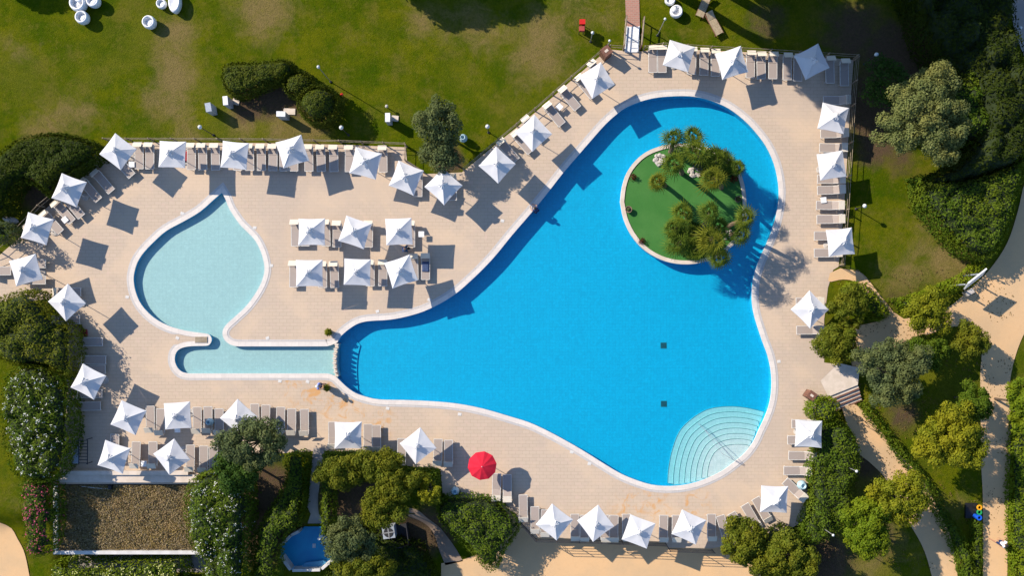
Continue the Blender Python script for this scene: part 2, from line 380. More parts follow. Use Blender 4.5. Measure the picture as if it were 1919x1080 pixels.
# ------------------------------------------------------------------ outlines
def cr(pts, n=4):
    P = [np.array(p, float) for p in pts]; out = []
    for i in range(len(P)-1):
        p0 = P[i-1] if i > 0 else 2*P[0]-P[1]; p1, p2 = P[i], P[i+1]; p3 = P[i+2] if i+2 < len(P) else 2*P[-1]-P[-2]
        for k in range(n):
            t = k/n; out.append(tuple(.5*((2*p1)+(-p0+p2)*t+(2*p0-5*p1+4*p2-p3)*t*t+(-p0+3*p1-3*p2+p3)*t**3)))
    out.append(tuple(P[-1])); return out
MAIN = cr([(632,642),(640,629),(655,616),(672,606),(692,601.5),(730,599),(762,593),(795,583),(828,567),(857,548),(882,526),(905,504),(930,477),(960,440),(997,397),(1027,360),(1055,324),(1085,289),(1104,267),(1135,232),(1160,210),(1177,199),(1202,189),(1235,181.5),(1280,179),(1310,181.5),(1337,189),(1367,203),(1395,224),(1417,247),(1437,274),(1452,307),(1460,345),(1460,378),(1453,415),(1442,447),(1425,485),(1414,518),(1410.5,545),(1411,572),(1417,600),(1430,640),(1440,667),(1446,697),(1447,728),(1443,757),(1434,783),(1423,806),(1413,828),(1397,850),(1378,866),(1355,883),(1325,898),(1292,908.5),(1258,912.5),(1222,910),(1187,899),(1160,887),(1130,869),(1100,850),(1066,830),(1027,809),(992,793),(960,783),(905,767),(855,757.5),(805,753),(757,751),(712,750),(687,745),(667,738),(652,728),(642,719),(631,708)], 3)
KID_A = cr([(631,708),(622,703),(611,701),(590,701),(475,701),(380,701),(350,700.5),(336,694),(328,680),(328,666),(334,656),(346,650.5),(362,648.5),(386,648),(393,645),(396.5,637),(393,629),(385,626),(350,621),(315,611),(287,595),(265,572),(254,548),(250,525),(252,508),(258,490),(270,472),(288,453),(312,432),(345,414),(375,396),(400,374),(416,360)], 3)
KID_B = cr([(416,360),(423,372),(431,392),(450,420),(466,436),(480,452),(491,475),(496.5,500),(494,520),(484,543),(464,572),(440,595),(424,610),(418,622),(420,634),(428,643),(442,648.5),(475,649),(600,649),(616,648),(625,645),(632,642)], 3)
KID = KID_A + KID_B[1:]
UNION = MAIN[:-1] + KID[:-1]
def area(p): return sum(p[i][0]*p[(i+1) % len(p)][1]-p[(i+1) % len(p)][0]*p[i][1] for i in range(len(p)))/2
def offset(p, d, clamp=None):
    n = len(p); s = 1 if area(p) > 0 else -1; out = []
    for i in range(n):
        a, b, c = np.array(p[i-1]), np.array(p[i]), np.array(p[(i+1) % n])
        e1 = b-a; e2 = c-b; e1 /= max(np.linalg.norm(e1), 1e-6); e2 /= max(np.linalg.norm(e2), 1e-6)
        n1 = np.array((e1[1], -e1[0]))*s; n2 = np.array((e2[1], -e2[0]))*s; m = n1+n2; L = max(np.linalg.norm(m), .3); m /= L
        k = min(1/max(float(np.dot(m, n1)), .45), 1.8)
        dd = d if clamp is None else clamp(b, d)
        out.append(tuple(b+m*dd*k))
    return out
def Wp(poly, z=0): return [W(x, y, z) for x, y in poly]
def clampspit(b, d): return min(d, 8.9) if (335 < b[0] < 402 and 612 < b[1] < 656) else d
DECK = [(205,268),(300,267),(500,268),(640,271),(761,276),(763,303),(800,326),(866,323),(935,266),(1003,211),(1070,152),(1140,92),(1170,95),(1204,96),(1240,90),(1440,99),(1600,112),(1594,200),(1590,268),(1582,395),(1572,500),(1562,506),(1552,540),(1545,600),(1545,680),(1570,683),(1538,714),(1553,745),(1530,750),(1520,850),(1514,930),(1508,975),(1470,1000),(1335,1029),(1252,1027),(1247,1016),(1005,1008),(968,970),(936,937),(850,940),(830,925),(826,880),(745,872),(743,850),(612,846),(586,846),(400,860),(368,908),(110,908),(125,760),(128,600),(100,560),(40,566),(-60,566),(-60,495),(0,478),(36,446),(84,393),(125,360),(160,330),(183,300)]
deck_m = Wp(DECK)

def ring(mb, p, a, b, z, th, cl=None):
    A, B = Wp(offset(p, a, cl), z), Wp(offset(p, b, cl), z); n = len(p); vs = []
    for (x, y) in A: vs.append((x, y, z))
    for (x, y) in B: vs.append((x, y, z))
    for (x, y) in A: vs.append((x, y, z-th))
    for (x, y) in B: vs.append((x, y, z-th))
    fs = []
    for i in range(n):
        j = (i+1) % n
        fs += [(i, j, n+j, n+i), (2*n+i, i+0, j, 2*n+j)[::-1], (3*n+i, 3*n+j, n+j, n+i)[::-1]]
    mb.add(vs, fs)
# deck slab with the pool hole
MB().prism(deck_m, -2.2, 0, [Wp(offset(UNION, 5))], bottom=False).build('patio', M['paving'], kind='structure')
mb = MB(); ring(mb, UNION, -.6, 8.2, .03, .09); mb.build('pool_edge', M['coping'], kind='structure')
mb = MB(); ring(mb, UNION, 8.4, 12.2, .012, .05, clampspit); mb.build('drain_channel', M['coping_grey'], kind='structure')
ZF, ZK, ZW = -.80, -.37, -.11
# basins
def wall_strip(mb, p, z0, z1, closed=False, mi=0):
    n = len(p); A = Wp(p); vs = [(x, y, z1) for x, y in A]+[(x, y, z0) for x, y in A]
    mb.add(vs, [(i, (i+1) % n, n+(i+1) % n, n+i) for i in range(n if closed else n-1)], mi)
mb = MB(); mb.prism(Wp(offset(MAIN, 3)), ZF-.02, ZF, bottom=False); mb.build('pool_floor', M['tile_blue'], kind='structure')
mb = MB(); mb.prism(Wp(offset(KID, 1.5)), ZK-.02, ZK, bottom=False); mb.build('shallow_pool_floor', M['tile_pale'], kind='structure')
mb = MB(); wall_strip(mb, MAIN, ZF-.02, -.02); mb.build('pool_wall', M['tile_wall'], kind='structure')
mb = MB(); wall_strip(mb, KID, ZK-.02, -.02); mb.build('shallow_pool_wall', M['tile_wall'], kind='structure')

ISL = cr([(1163.5,378),(1167,350),(1176,323),(1192,301),(1212,285),(1236,275),(1258,270),(1285,269),(1312,273),(1338,281),(1361,293),(1380,310),(1391,333),(1397,358),(1399,385),(1397,412),(1388,437),(1374,459),(1352,478),(1322,490),(1290,495),(1258,492),(1230,482),(1205,465),(1184,440),(1170,410),(1163.5,378)], 3)[:-1]
def water_body(outline, z0, z1, holes=()):
    mb = MB(); mb.prism(outline, z0, z1, holes); return mb
isl_in = Wp(offset(ISL, -2))
water_body(Wp(offset(MAIN, .7)), ZF-.01-.02, ZW, [isl_in]).build('water', M['water'], kind='structure')
kidw = [(x if x < 628.5 or y > 800 else min(x, 628.5), y) for x, y in offset(KID, .7)]
water_body(Wp(kidw), ZK-.03, ZW+.004).build('shallow_water', M['water'], kind='structure')

# island
isl = thing('island', 'round island of green turf with a pale stone rim inside the big pool', 'island', (*W(1281, 382), 0))
def local(o, mb): 
    x, y, z = o.location; mb.v = [(a-x, b-y, c-z) for a, b, c in mb.v]; return mb
mb = MB(); wall_strip(mb, ISL, ZF-.01, .10, True); local(isl, mb).build('wall', M['tile_wall'], isl)
mb = MB(); ring(mb, ISL, -6.6, .5, .20, .30); local(isl, mb).build('rim', M['palestone'], isl)
mb = MB(); mb.prism(Wp(offset(ISL, -6.2)), .02, .14, bottom=False); local(isl, mb).build('turf', M['turf'], isl)

# weir between the pools
weir = thing('weir', 'low curved weir topped with small stone blocks between shallow channel and big pool', 'weir', (*W(631, 676), 0))
cw = cr([(633,644),(629.5,660),(628.5,676),(629.5,692),(633,706)], 5)
mb = MB()
for a, b in zip(cw, cw[1:]):
    (x0, y0), (x1, y1) = W(*a), W(*b); mb.box(((x0+x1)/2, (y0+y1)/2, (ZF-.09)/2-.02), (math.dist((x0, y0), (x1, y1))+.004, .22, abs(ZF)-.09+.0), math.atan2(y1-y0, x1-x0))
local(weir, mb).build('wall', M['tile_pale'], weir)
for i in range(15):
    t = (i+.5)/15; k = t*(len(cw)-1); j = int(k); a, b = cw[j], cw[min(j+1, len(cw)-1)]; x = a[0]+(b[0]-a[0])*(k-j); y = a[1]+(b[1]-a[1])*(k-j)
    X, Y = W(x, y); mb = MB(); ht = .36 if i % 2 == 0 else .07
    mb.box((X, Y, -.085+ht/2), (.27, .135, ht), math.atan2(b[1]-a[1], b[0]-a[0])*-1+math.pi/2); local(weir, mb).build('stone_block', M['palestone'], weir)
# shelf at the entry of the big pool
sh = [(634.5,646),(655,628),(672,648),(667,670),(665.5,700),(668,737),(654,729),(644,720),(634.5,707)]
MB().prism(Wp(sh), ZF-.01, -.745).build('pool_shelf', M['tile_blue'], kind='structure')
mb = MB(); sp = cr([(672,648),(667,670),(665.5,700),(668,737)], 5); A = Wp(sp); mb.path([(x, y, -.74) for x, y in A], .016, 4); mb.build('shelf_edge', plain('shelf_edge_tile', (.01, .30, .50), .5), kind='structure')

# curved steps bottom right
steps = thing('pool_steps', 'seven curved pale steps with dark edge lines in the lower right corner of the pool', 'steps', (*W(1350, 845), 0))
outer = cr([(1254.5,914),(1256,885),(1263,848),(1277,812),(1300,788),(1330,770),(1365,764),(1400,766),(1437,774)], 6)
inner = cr([(1326,900),(1329,875),(1336,856),(1345,845),(1357,838),(1372,834.5),(1388,834),(1400,835),(1412,838)], 6)
NS = 8
def clip_main(x, y): return x, y
mainp = np.array(MAIN)
def inside(px, py, poly):
    c = False; j = len(poly)-1
    for i in range(len(poly)):
        if (poly[i][1] > py) != (poly[j][1] > py) and px < (poly[j][0]-poly[i][0])*(py-poly[i][1])/(poly[j][1]-poly[i][1])+poly[i][0]: c = not c
        j = i
    return c
def shore(a, b):
    """points of MAIN between nearest to a and nearest to b"""
    ia = int(np.argmin(((mainp-np.array(a))**2).sum(1))); ib = int(np.argmin(((mainp-np.array(b))**2).sum(1)))
    r = [MAIN[i] for i in range(min(ia, ib), max(ia, ib)+1)]
    return r if ia < ib else r[::-1]
for k in range(NS):
    t = k/(NS-1); line = [tuple(np.array(o)*(1-t)+np.array(i_)*t) for o, i_ in zip(outer, inner)]
    line = [p for p in line if inside(p[0], p[1], MAIN)]
    z = ZF+.13+t*(abs(ZF)-.13-.145)
    sh_ = shore(line[-1], line[0]); poly = line+[p for p in sh_[1:-1]]
    mb = MB(); mb.prism(Wp(poly), ZF-.01+.001*k, z, bottom=False); local(steps, mb).build('step', M['tile_step'], steps)
    mb = MB(); mb.path([(*W(*p), z+.004) for p in line], .018, 4); local(steps, mb).build('edge_line', M['tile_dark'], steps)
rail = thing('handrail', 'thin double metal handrail running down the curved pool steps', 'handrail', (*W(1345, 830), 0))
for s_ in (0, 1):
    pts = [(1309+s_*2, 794+s_*8, -.45), (1312, 797+s_*4, .25), (1354-s_*2 if s_ else 1350, 850 if s_ else 836, .75), (1376, 864, .75), (1378, 863, -.1)]
    if s_ == 0: pts = [(1309, 794, -.45), (1310, 795, .2), (1355, 839, .7), (1379, 863, .7), (1379, 863, -.1)]
    else: pts = [(1321, 806, -.42), (1322, 807, .2), (1354, 851, .7), (1377, 864, .72), (1378, 864, .1)]
    mb = MB().path([(*W(x, y, z), z) for x, y, z in pts], .016, 6); local(rail, mb).build('rail', M['alu'], rail)

# ------------------------------------------------------------------ ground
gs = .5; xs = np.arange(-48, 48.01, gs); ys = np.arange(-29, 40.01, gs)
xs = np.concatenate([[-600, -200, -80], xs, [80, 200, 600]]); ys = np.concatenate([[-600, -200, -70], ys, [80, 200, 600]])
GX, GY = np.meshgrid(xs, ys); GZ = ground_z(GX, GY)-.03
dk = DECK; dpx = GX*PXM+960; dpy = 540-GY*PXM
def inside_np(px, py, poly):
    c = np.zeros(px.shape, bool); n = len(poly); j = n-1
    for i in range(n):
        xi, yi = poly[i]; xj, yj = poly[j]
        with np.errstate(divide='ignore', invalid='ignore'):
            c ^= ((yi > py) != (yj > py)) & (px < (xj-xi)*(py-yi)/((yj-yi) if yj != yi else 1e-9)+xi)
        j = i
    return c
def dist_np(px, py, poly):
    d = np.full(px.shape, 1e9); n = len(poly)
    for i in range(n):
        ax, ay = poly[i-1]; bx, by = poly[i]; ex, ey = bx-ax, by-ay; L = ex*ex+ey*ey+1e-9
        t = np.clip(((px-ax)*ex+(py-ay)*ey)/L, 0, 1); d = np.minimum(d, np.hypot(px-ax-t*ex, py-ay-t*ey))
    return d
ins = inside_np(dpx, dpy, dk) & (dist_np(dpx, dpy, dk) > 20)
GZ = np.where(ins, -2.4, GZ)
ROOFP = [(100,905),(372,905),(372,1040),(100,1040)]
GZ = np.where(inside_np(dpx, dpy, [(96,900),(378,900),(378,1100),(85,1100)]), -2.4, GZ)
def blobs(L):
    a = np.zeros(GX.shape)
    for x, y, r, s in L: a = np.maximum(a, s*np.exp(-(((dpx-x)**2+(dpy-y)**2)/(r*r))))
    return a
dry = blobs([(335,60,45,.8),(325,110,45,.85),(325,150,50,.95),(300,190,40,.8),(335,205,40,.7),(25,90,35,.5),(115,225,55,.75),(80,255,50,.8),(145,215,40,.6),(350,250,40,.6),(500,15,60,.9),(490,50,45,.7),(540,35,40,.4),(1020,70,60,.9),(1010,105,60,.85),(975,130,40,.5),(1060,110,30,.6),(1085,20,60,.5),(1150,20,50,.5),(790,40,45,.7),(830,50,50,.5),(890,45,50,.75),(930,60,50,.6),(455,230,40,.8),(530,240,45,.85),(590,235,40,.9),(560,205,25,.7),(1745,420,40,.6),(1735,465,40,.6),(1770,490,45,.95),(1800,490,35,.9),(1700,515,45,.7),(1660,520,40,.5),(1720,380,30,.5),(1830,480,30,.6),(30,940,40,.4),(1700,700,30,.4),(1700,1050,60,.5),(1640,1070,50,.6),(1800,960,40,.5),(1640,900,40,.5)])
soil = blobs([(1600,60,80,.7),(1680,110,90,.9),(1640,200,70,1.),(1640,270,50,.8),(1690,300,40,.6),(1440,40,60,.5),(660,930,70,1.1),(740,1010,60,.9),(800,1000,60,.9),(560,190,35,.9),(470,195,40,.9),(520,185,40,.9),(480,1000,80,1.),(500,920,60,1.),(1640,870,40,.8),(1560,1060,60,.9),(1700,780,40,.6),(1660,1010,60,.6),(840,300,35,.9),(80,360,50,.9),(1680,560,30,.5)])
GZ = np.where(inside_np(dpx, dpy, [(1545,738),(1606,712),(1640,775),(1575,800)]), np.minimum(GZ, -.75), GZ)
nr, nc = GX.shape; me = bpy.data.meshes.new('lawn')
idx = np.arange(nr*nc).reshape(nr, nc)
F = np.stack([idx[:-1, :-1], idx[:-1, 1:], idx[1:, 1:], idx[1:, :-1]], -1).reshape(-1, 4)
me.from_pydata(np.stack([GX, GY, GZ], -1).reshape(-1, 3).tolist(), [], F.tolist())
for nm, A in (('dry', dry), ('soil', soil)):
    at = me.attributes.new(nm, 'FLOAT', 'POINT'); at.data.foreach_set('value', A.reshape(-1).astype(np.float32))
me.materials.append(M['lawn']); me.polygons.foreach_set('use_smooth', [True]*len(me.polygons)); link('lawn', me, kind='structure')

def drape(name, polypx, mat, dz=.012, step=.5, **tags):
    P = Wp(polypx); n = len(P); xs_ = [p[0] for p in P]; ys_ = [p[1] for p in P]; pts = list(P)
    gx, gy = np.meshgrid(np.arange(min(xs_), max(xs_), step), np.arange(min(ys_), max(ys_), step))
    m = inside_np(gx, gy, P) & (dist_np(gx, gy, P) > step*.3)
    pts += list(zip(gx[m].tolist(), gy[m].tolist()))
    v, e, f, *_ = delaunay_2d_cdt([Vector(p) for p in pts], [], [list(range(n))], 1, 1e-5)
    mb = MB(); fs = []
    for t in f:
        a, b, c = [v[i] for i in t[:3]]; cr_ = (b.x-a.x)*(c.y-a.y)-(b.y-a.y)*(c.x-a.x)
        fs.append(tuple(t) if cr_ > 0 else tuple(reversed(t)))
    mb.add([(p.x, p.y, gz(p.x, p.y)+dz) for p in v], fs); return mb.build(name, mat, smooth=True, **tags)
def sp_(pts, n=4): return cr(pts, n)
road = sp_([(1950,300),(1922,340),(1908,395),(1888,455),(1855,505),(1815,545),(1775,578),(1735,590),(1695,598)])+sp_([(1675,585),(1645,548),(1615,512),(1575,503)])+sp_([(1556,512),(1554,528),(1580,524),(1605,530),(1635,560),(1655,590),(1650,602)])+sp_([(1605,612),(1600,640),(1602,690),(1625,700)])+sp_([(1660,665),(1700,640),(1745,626),(1790,612),(1830,622),(1845,650)])+sp_([(1844,700),(1848,850),(1856,950),(1857,1110)])+sp_([(1903,1110),(1904,1000),(1904,800),(1900,730),(1908,670),(1925,620),(1950,590)])
drape('sand_path', road, M['sand'], .02, kind='structure')
lowp = sp_([(1583,768),(1602,758),(1625,772),(1655,808),(1690,852),(1725,886),(1752,925),(1778,975),(1797,1020),(1812,1110)])+sp_([(1765,1110),(1745,1040),(1715,985),(1690,940),(1668,900),(1640,872),(1614,850),(1608,822),(1592,795)])
drape('lower_path', lowp, M['sand'], .02, kind='structure')
drape('plaza', [(824,1066),(858,1062),(905,1045),(938,1010),(950,960),(1005,985),(1250,990),(1345,1005),(1400,1040),(1450,1110),(824,1110)], M['sand'], .02, kind='structure')
drape('dirt_path', sp_([(765,952),(785,958),(805,980),(828,1005),(850,1035),(866,1062)])+sp_([(832,1070),(820,1040),(810,1010),(790,985),(765,970)]), M['dirt'], .02, kind='structure')
drape('walkway', [(588,840),(609,840),(604,988),(571,988),(577,950)], M['greypath'], .02, kind='structure')
drape('brick_path', [(1170,-60),(1197,-60),(1199.5,50),(1174,50)], M['brick'], .03, kind='structure')
drape('corner_path', sp_([(-60,960),(-5,992),(14,1020),(28,1050),(40,1110)])+[(-60,1110)], M['sand'], .02, kind='structure')
drape('grey_road', [(1895,-60),(1896,30),(1905,70),(1922,110),(1990,140),(1990,-60)], M['greypath'], .02, kind='structure')

# ------------------------------------------------------------------ umbrellas
def canopy_mesh(half, zc, rise, ph=0, nsub=10, concave=.045, sag=.05):
    mb = MB()
    cs = [(-half, -half), (half, -half), (half, half), (-half, half)]
    for q in range(4):
        a, b = cs[q], cs[(q+1) % 4]; vs = []; ids = {}
        for i in range(nsub+1):
            r = i/nsub
            for j in range(nsub+1):
                s = j/nsub; x = (a[0]*(1-s)+b[0]*s)*r; y = (a[1]*(1-s)+b[1]*s)*r
                k = math.sin(math.pi*s)*concave*r*r; x *= 1-k; y *= 1-k
                z = zc+rise*(1-r)+.012*math.sin(9*s+q*2+ph)*math.sin(math.pi*r)*r-sag*math.sin(math.pi*r)*math.sin(math.pi*s)*r-.03*math.sin(math.pi*s)*0+.06*(1-r)**3
                ids[i, j] = len(vs); vs.append((x, y, z))
        fs = [(ids[i, j], ids[i+1, j], ids[i+1, j+1], ids[i, j+1]) for i in range(nsub) for j in range(nsub)]
        # hem
        o = len(vs)
        for j in range(nsub+1):
            x, y, z = vs[ids[nsub, j]]; vs.append((x*1.002, y*1.002, z-.05))
        fs += [(ids[nsub, j], o+j, o+j+1, ids[nsub, j+1]) for j in range(nsub)]
        mb.add(vs, fs)
    return mb
def vent_mesh(r, z, h, seed=1):
    rr = random.Random(seed); mb = MB(); n = 24; vs = [(0, 0, z+h)]; 
    for k in range(1, 4):
        for i in range(n):
            t = 2*math.pi*i/n; rad = r*k/3*(1+.18*math.cos(4*t)+.16*(k/3)*math.cos(9*t+seed)); 
            vs.append((rad*math.cos(t+.78), rad*math.sin(t+.78), z+h*(1-(k/3)**1.3)+(.075*k/3)*math.sin(9*t+seed)+rr.uniform(-.02, .02)))
    fs = [(0, 1+i, 1+(i+1) % n) for i in range(n)]
    for k in range(2):
        for i in range(n): a = 1+k*n; fs.append((a+i, a+n+i, a+n+(i+1) % n, a+(i+1) % n))
    return mb.add(vs, fs)
U_H = 2.22
def make_umbrella(v):
    u = thing('parasol', '', 'parasol', group='white square parasols round the pools')
    half = .955+.006*v
    canopy_mesh(half, U_H, .43+.03*v, ph=v*1.7, concave=.026+.005*v, sag=.025+.014*v).build('canopy', M['canvas'], u)
    vent_mesh(.22+.02*v, U_H+.46+.03*v, .17+.03*v, v+3).build('vent', M['canvas'], u)
    MB().tube((0, 0, .05), (0, 0, U_H+.50), .024, n=8).build('pole', M['whitemetal'], u)
    MB().tube((0, 0, U_H+.60), (0, 0, U_H+.74), .02, .008).build('finial', M['whitemetal'], u)
    MB().lathe((0, 0, 0), [(.30, 0), (.30, .05), (.26, .08), (.06, .10), (.05, .3), (.03, .32)], 16).build('base', M['stone'], u)
    for q in range(4):
        t = R(45+90*q); L = half*math.sqrt(2)*.985
        MB().tube((0, 0, U_H+.40), (math.cos(t)*L, math.sin(t)*L, U_H-.02), .012, n=5).build('rib', M['whitemetal'], u)
    return u
protoU = [make_umbrella(0), make_umbrella(1), make_umbrella(2), make_umbrella(3), make_umbrella(4)]
UM = [ # px, py, edge angle (image), label
 (219,283,37,'white parasol at the left end of the row along the lawn fence'),
 (321,288,2,'white parasol second from the left along the upper left lawn fence'),
 (438,290,6,'white parasol above the tip of the drop shaped shallow pool'),
 (547,283,-17,'white parasol fourth from the left along the upper left lawn fence, turned slightly'),
 (685,305,14,'white parasol second from the right end of the straight lawn fence row'),
 (761,333,22,'white parasol between the end of the straight fence and the grey olive tree'),
 (831,348,43,'white parasol below the grey olive tree, a corner pointing down'),
 (932,308,42,'white parasol, lowest of the four along the slanted fence'),
 (1000,248,48,'white parasol second lowest along the slanted fence'),
 (1119,149,58,'white parasol nearest the wooden bin at the top of the slanted fence'),
 (1274,103,16,'white parasol leftmost of the three along the top right fence'),
 (1373,116,-17,'white parasol in the middle of the three along the top right fence'),
 (1524,114,-27,'white parasol in tree shade at the top right corner of the deck'),
 (1564,220,12,'white parasol in half shade, uppermost on the right edge of the deck'),
 (1561,309,-9,'white parasol second from the top on the right edge of the deck'),
 (1578,453,-6,'white parasol beside the lower corner of the right lawn'),
 (1520,580,45,'white parasol set like a diamond right of the pool beside green bushes'),
 (1518,814,3,'white parasol right of the curved pool steps'),
 (1453,938,2,'white parasol at the lower right corner of the deck near a turned lounger'),
 (1293,990,24,'white parasol rightmost of the four along the bottom edge fence'),
 (1198,998,20,'white parasol third from the left along the bottom edge fence'),
 (1117,983,53,'white parasol second from the left along the bottom edge fence'),
 (1040,981,38,'white parasol leftmost of the four along the bottom edge fence'),
 (783,837,52,'white parasol nearest the red parasol, on its left side'),
 (652,817,0,'white parasol square to the view above the U shaped hedge'),
 (446,784,43,'white parasol half covered by the olive tree below the shallow channel'),
 (331,780,-4,'white parasol square to the view in the upper row at lower left'),
 (239,784,24,'white parasol leftmost of the upper row at lower left'),
 (163,716,27,'white parasol beside the big white flowering shrub on the left'),
 (123,567,48,'white parasol with leaf shadows on it beside the left green shrubs'),
 (46,506,-16,'white parasol nearest the left edge of the picture'),
 (67,428,16,'white parasol second lowest along the curved left fence'),
 (127,355,20,'white parasol in the middle of the curved left fence'),
 (583,434,0,'white parasol, left one of the upper three in the middle of the deck'),
 (665,435,18,'white parasol, tilted middle one of the upper three on the open deck'),
 (747,434,-2,'white parasol, right one of the upper three, a person just below it'),
 (579,512,0,'white parasol, left one of the lower three in the middle of the deck'),
 (669,510,2,'white parasol, middle one of the lower three on the open deck'),
 (751,509,-18,'white parasol, turned right one of the lower three on the open deck'),
 (320,858,54,'white parasol standing like a diamond above the dry grass roof'),
 (211,858,18,'white parasol leftmost above the dry grass roof'),
]
for i, (px, py, a, lab) in enumerate(UM):
    v = i if i < 5 else random.randrange(5)
    u = protoU[i] if i < 5 else copy_tree(protoU[v])
    x, y = W(px, py, 2.42); u.rotation_euler = (random.gauss(0, .03), random.gauss(0, .03), R(-a+random.choice((0, 90, 180, 270))))
    tp = u.rotation_euler.to_matrix() @ Vector((0, 0, 2.42)); u.location = (x-tp.x, y-tp.y, 0); u['label'] = lab
# red parasol
ru = thing('parasol', 'large round red parasol, the only red one, on the lower deck', 'parasol', (*W(904, 874, 2.1), 0), .15)
n = 10; rr_ = 1.06
mb = MB(); K = 5; vs = [(0, 0, 2.42)]
for k in range(1, K+1):
    for i in range(2*n):
        t = math.pi*i/n; rad = rr_*k/K*(1 if i % 2 == 0 else .955); vs.append((rad*math.cos(t), rad*math.sin(t), 2.42-.42*(k/K)**1.25-(0 if i % 2 == 0 else .03*k/K)))
fs = [(0, 1+i, 1+(i+1) % (2*n)) for i in range(2*n)]
for k in range(K-1):
    for i in range(2*n): a = 1+k*2*n; fs.append((a+i, a+2*n+i, a+2*n+(i+1) % (2*n), a+(i+1) % (2*n)))
mb.add(vs, fs).build('canopy', M['redcanvas'], ru)
MB().tube((0, 0, .05), (0, 0, 2.4), .022).build('pole', M['whitemetal'], ru)
MB().tube((0, 0, 2.4), (0, 0, 2.52), .03, .015).build('finial', M['white'], ru)
MB().lathe((0, 0, 0), [(.28, 0), (.28, .05), (.05, .1), (.05, .3)], 16).build('base', M['stone'], ru)
for i in range(n):
    t = 2*math.pi*i/n; MB().tube((0, 0, 2.36), (math.cos(t)*1.03, math.sin(t)*1.03, 1.985), .009, n=4).build('rib', M['whitemetal'], ru)

# ------------------------------------------------------------------ loungers (head towards +X)
def make_lounger(raised, tilt, shade=True):
    l = thing('sun_lounger', '', 'sun lounger', group='grey mesh sun loungers on the deck')
    z = .36; w_ = .31
    f = MB()
    for s in (-1, 1): f.box((-.05, s*w_, z), (1.78, .035, .05))
    f.box((-.925, 0, z), (.035, .655, .05)); f.box((.825, 0, z), (.035, .585, .05)); f.build('frame', M['whitemetal'], l)
    MB().box((-.34, 0, z+.012), (1.13, .575, .018)).build('seat', M['mesh'], l)
    b = MB()
    ra = R(raised); L = .70
    cx = .235+L/2*math.cos(ra); cz = z+.03+L/2*math.sin(ra)
    b.box((cx, 0, cz), (L, .575, .02), 0, 0, -ra); bo = b.build('backrest', M['mesh'], l)
    for s_ in (-1, 1): MB().box((cx, s_*.298, cz), (L, .025, .03), 0, 0, -ra).build('backrest_rail', M['whitemetal'], l)
    for sx in (-.78, .68):
        for sy in (-1, 1): MB().tube((sx, sy*.30, z), (sx+(.04 if sx > 0 else -.04), sy*.31, 0), .018, .015, 6).build('leg', M['whitemetal'], l)
    if shade:
        zt = .72; tt = R(tilt); s = MB(); s.box((.83, 0, zt), (.46, .66, .025), 0, 0, tt); s.build('sunshade', M['cream'], l)
        for s_ in (-1, 1): MB().tube((.55, s_*.325, z), (.83, s_*.345, zt), .012, n=5).build('sunshade_arm', M['whitemetal'], l)
    return l
protoL = [make_lounger(0, 30), make_lounger(22, 4), make_lounger(35, 22)]
usedL = [False]*3
ORD = ['first','second','third','fourth','fifth','sixth','seventh','eighth','ninth','tenth','eleventh','twelfth','thirteenth','fourteenth','fifteenth','sixteenth','seventeenth','eighteenth','nineteenth','twentieth','twenty-first','twenty-second']
def row(spec, phrase, var=0, frm='from the left'):
    for i, s in enumerate(spec):
        px, py, ang = s[:3]; v = s[3] if len(s) > 3 else var
        if usedL[v]: o = copy_tree(protoL[v])
        else: o = protoL[v]; usedL[v] = True
        x, y = W(px, py, .4); o.location = (x, y, 0); o.rotation_euler = (0, 0, R(ang+random.uniform(-1.5, 1.5)))
        o['label'] = f'grey lounger, {ORD[i]} {frm} {phrase}' if len(spec) > 1 else phrase
row([(x, 293+(x-261)*.014, 90) for x in (261, 281, 359, 380, 404, 446, 468, 490, 512, 532, 551, 579, 602, 626, 655, 718)], 'along the straight lawn fence')
row([(784, 345, 90), (848, 352, 90)], 'of the two below the grey olive tree')
ang = 130.5
row([(953, 283, ang), (980, 267, ang), (998, 240, ang), (1039, 215, ang), (1068, 185, ang), (1098, 163, ang), (1122, 136, ang)], 'along the slanted fence', 0)
row([(68, 440, ang), (98, 418, ang), (120, 398, ang), (138, 388, ang), (170, 357, ang), (194, 341, ang), (232, 312, ang)], 'along the curved left fence', 0)
row([(62, 494, 180), (62, 525, 180)], 'of the two under the leftmost parasol', 0, 'from the top')
row([(-3, 508, 180)], 'grey lounger cut by the left picture edge', 0)
row([(128, 548, 180), (126, 600, 180), (169, 641, 180), (175, 675, 180), (174, 693, 180), (168, 738, 180), (165, 762, 180)], 'beside the left shrubs', 0, 'from the top')
row([(554, 438, 90), (572, 438, 90), (611, 438, 90), (632, 440, 90), (691, 440, 90), (770, 440, 90)], 'in the upper middle group', 0)
row([(551, 515, 90), (605, 516, 90), (627, 516, 90), (694, 513, 90), (718, 513, 90), (776, 502, 90), (798, 501, 90)], 'in the lower middle group', 0)
row([(1224, 112, 90), (1241, 112, 90), (1297, 115, 90), (1320, 117, 90), (1341, 119, 90), (1407, 122, 90), (1427, 124, 90), (1449, 124, 90), (1476, 126, 90), (1496, 128, 90), (1556, 132, 90), (1583, 137, 90)], 'along the top right fence', 0)
row([(1567, 188, 0, 2), (1562, 250, 0), (1560, 277, 0), (1556, 336, 0), (1556, 356, 0), (1554, 385, 0), (1555, 411, 0), (1550, 442, 0), (1550, 474, 0)], 'on the right deck edge', 1, 'from the top')
row([(1516, 566, 0), (1517, 619, 0)], 'of the two beside the right diamond parasol', 1, 'from the top')
row([(1508, 795, 0), (1500, 825, 0), (1502, 855, 0), (1493, 883, 0)], 'on the deck right of the pool steps', 1, 'from the top')
row([(1489, 918, -42, 1)], 'turned grey lounger above the lower right corner parasol')
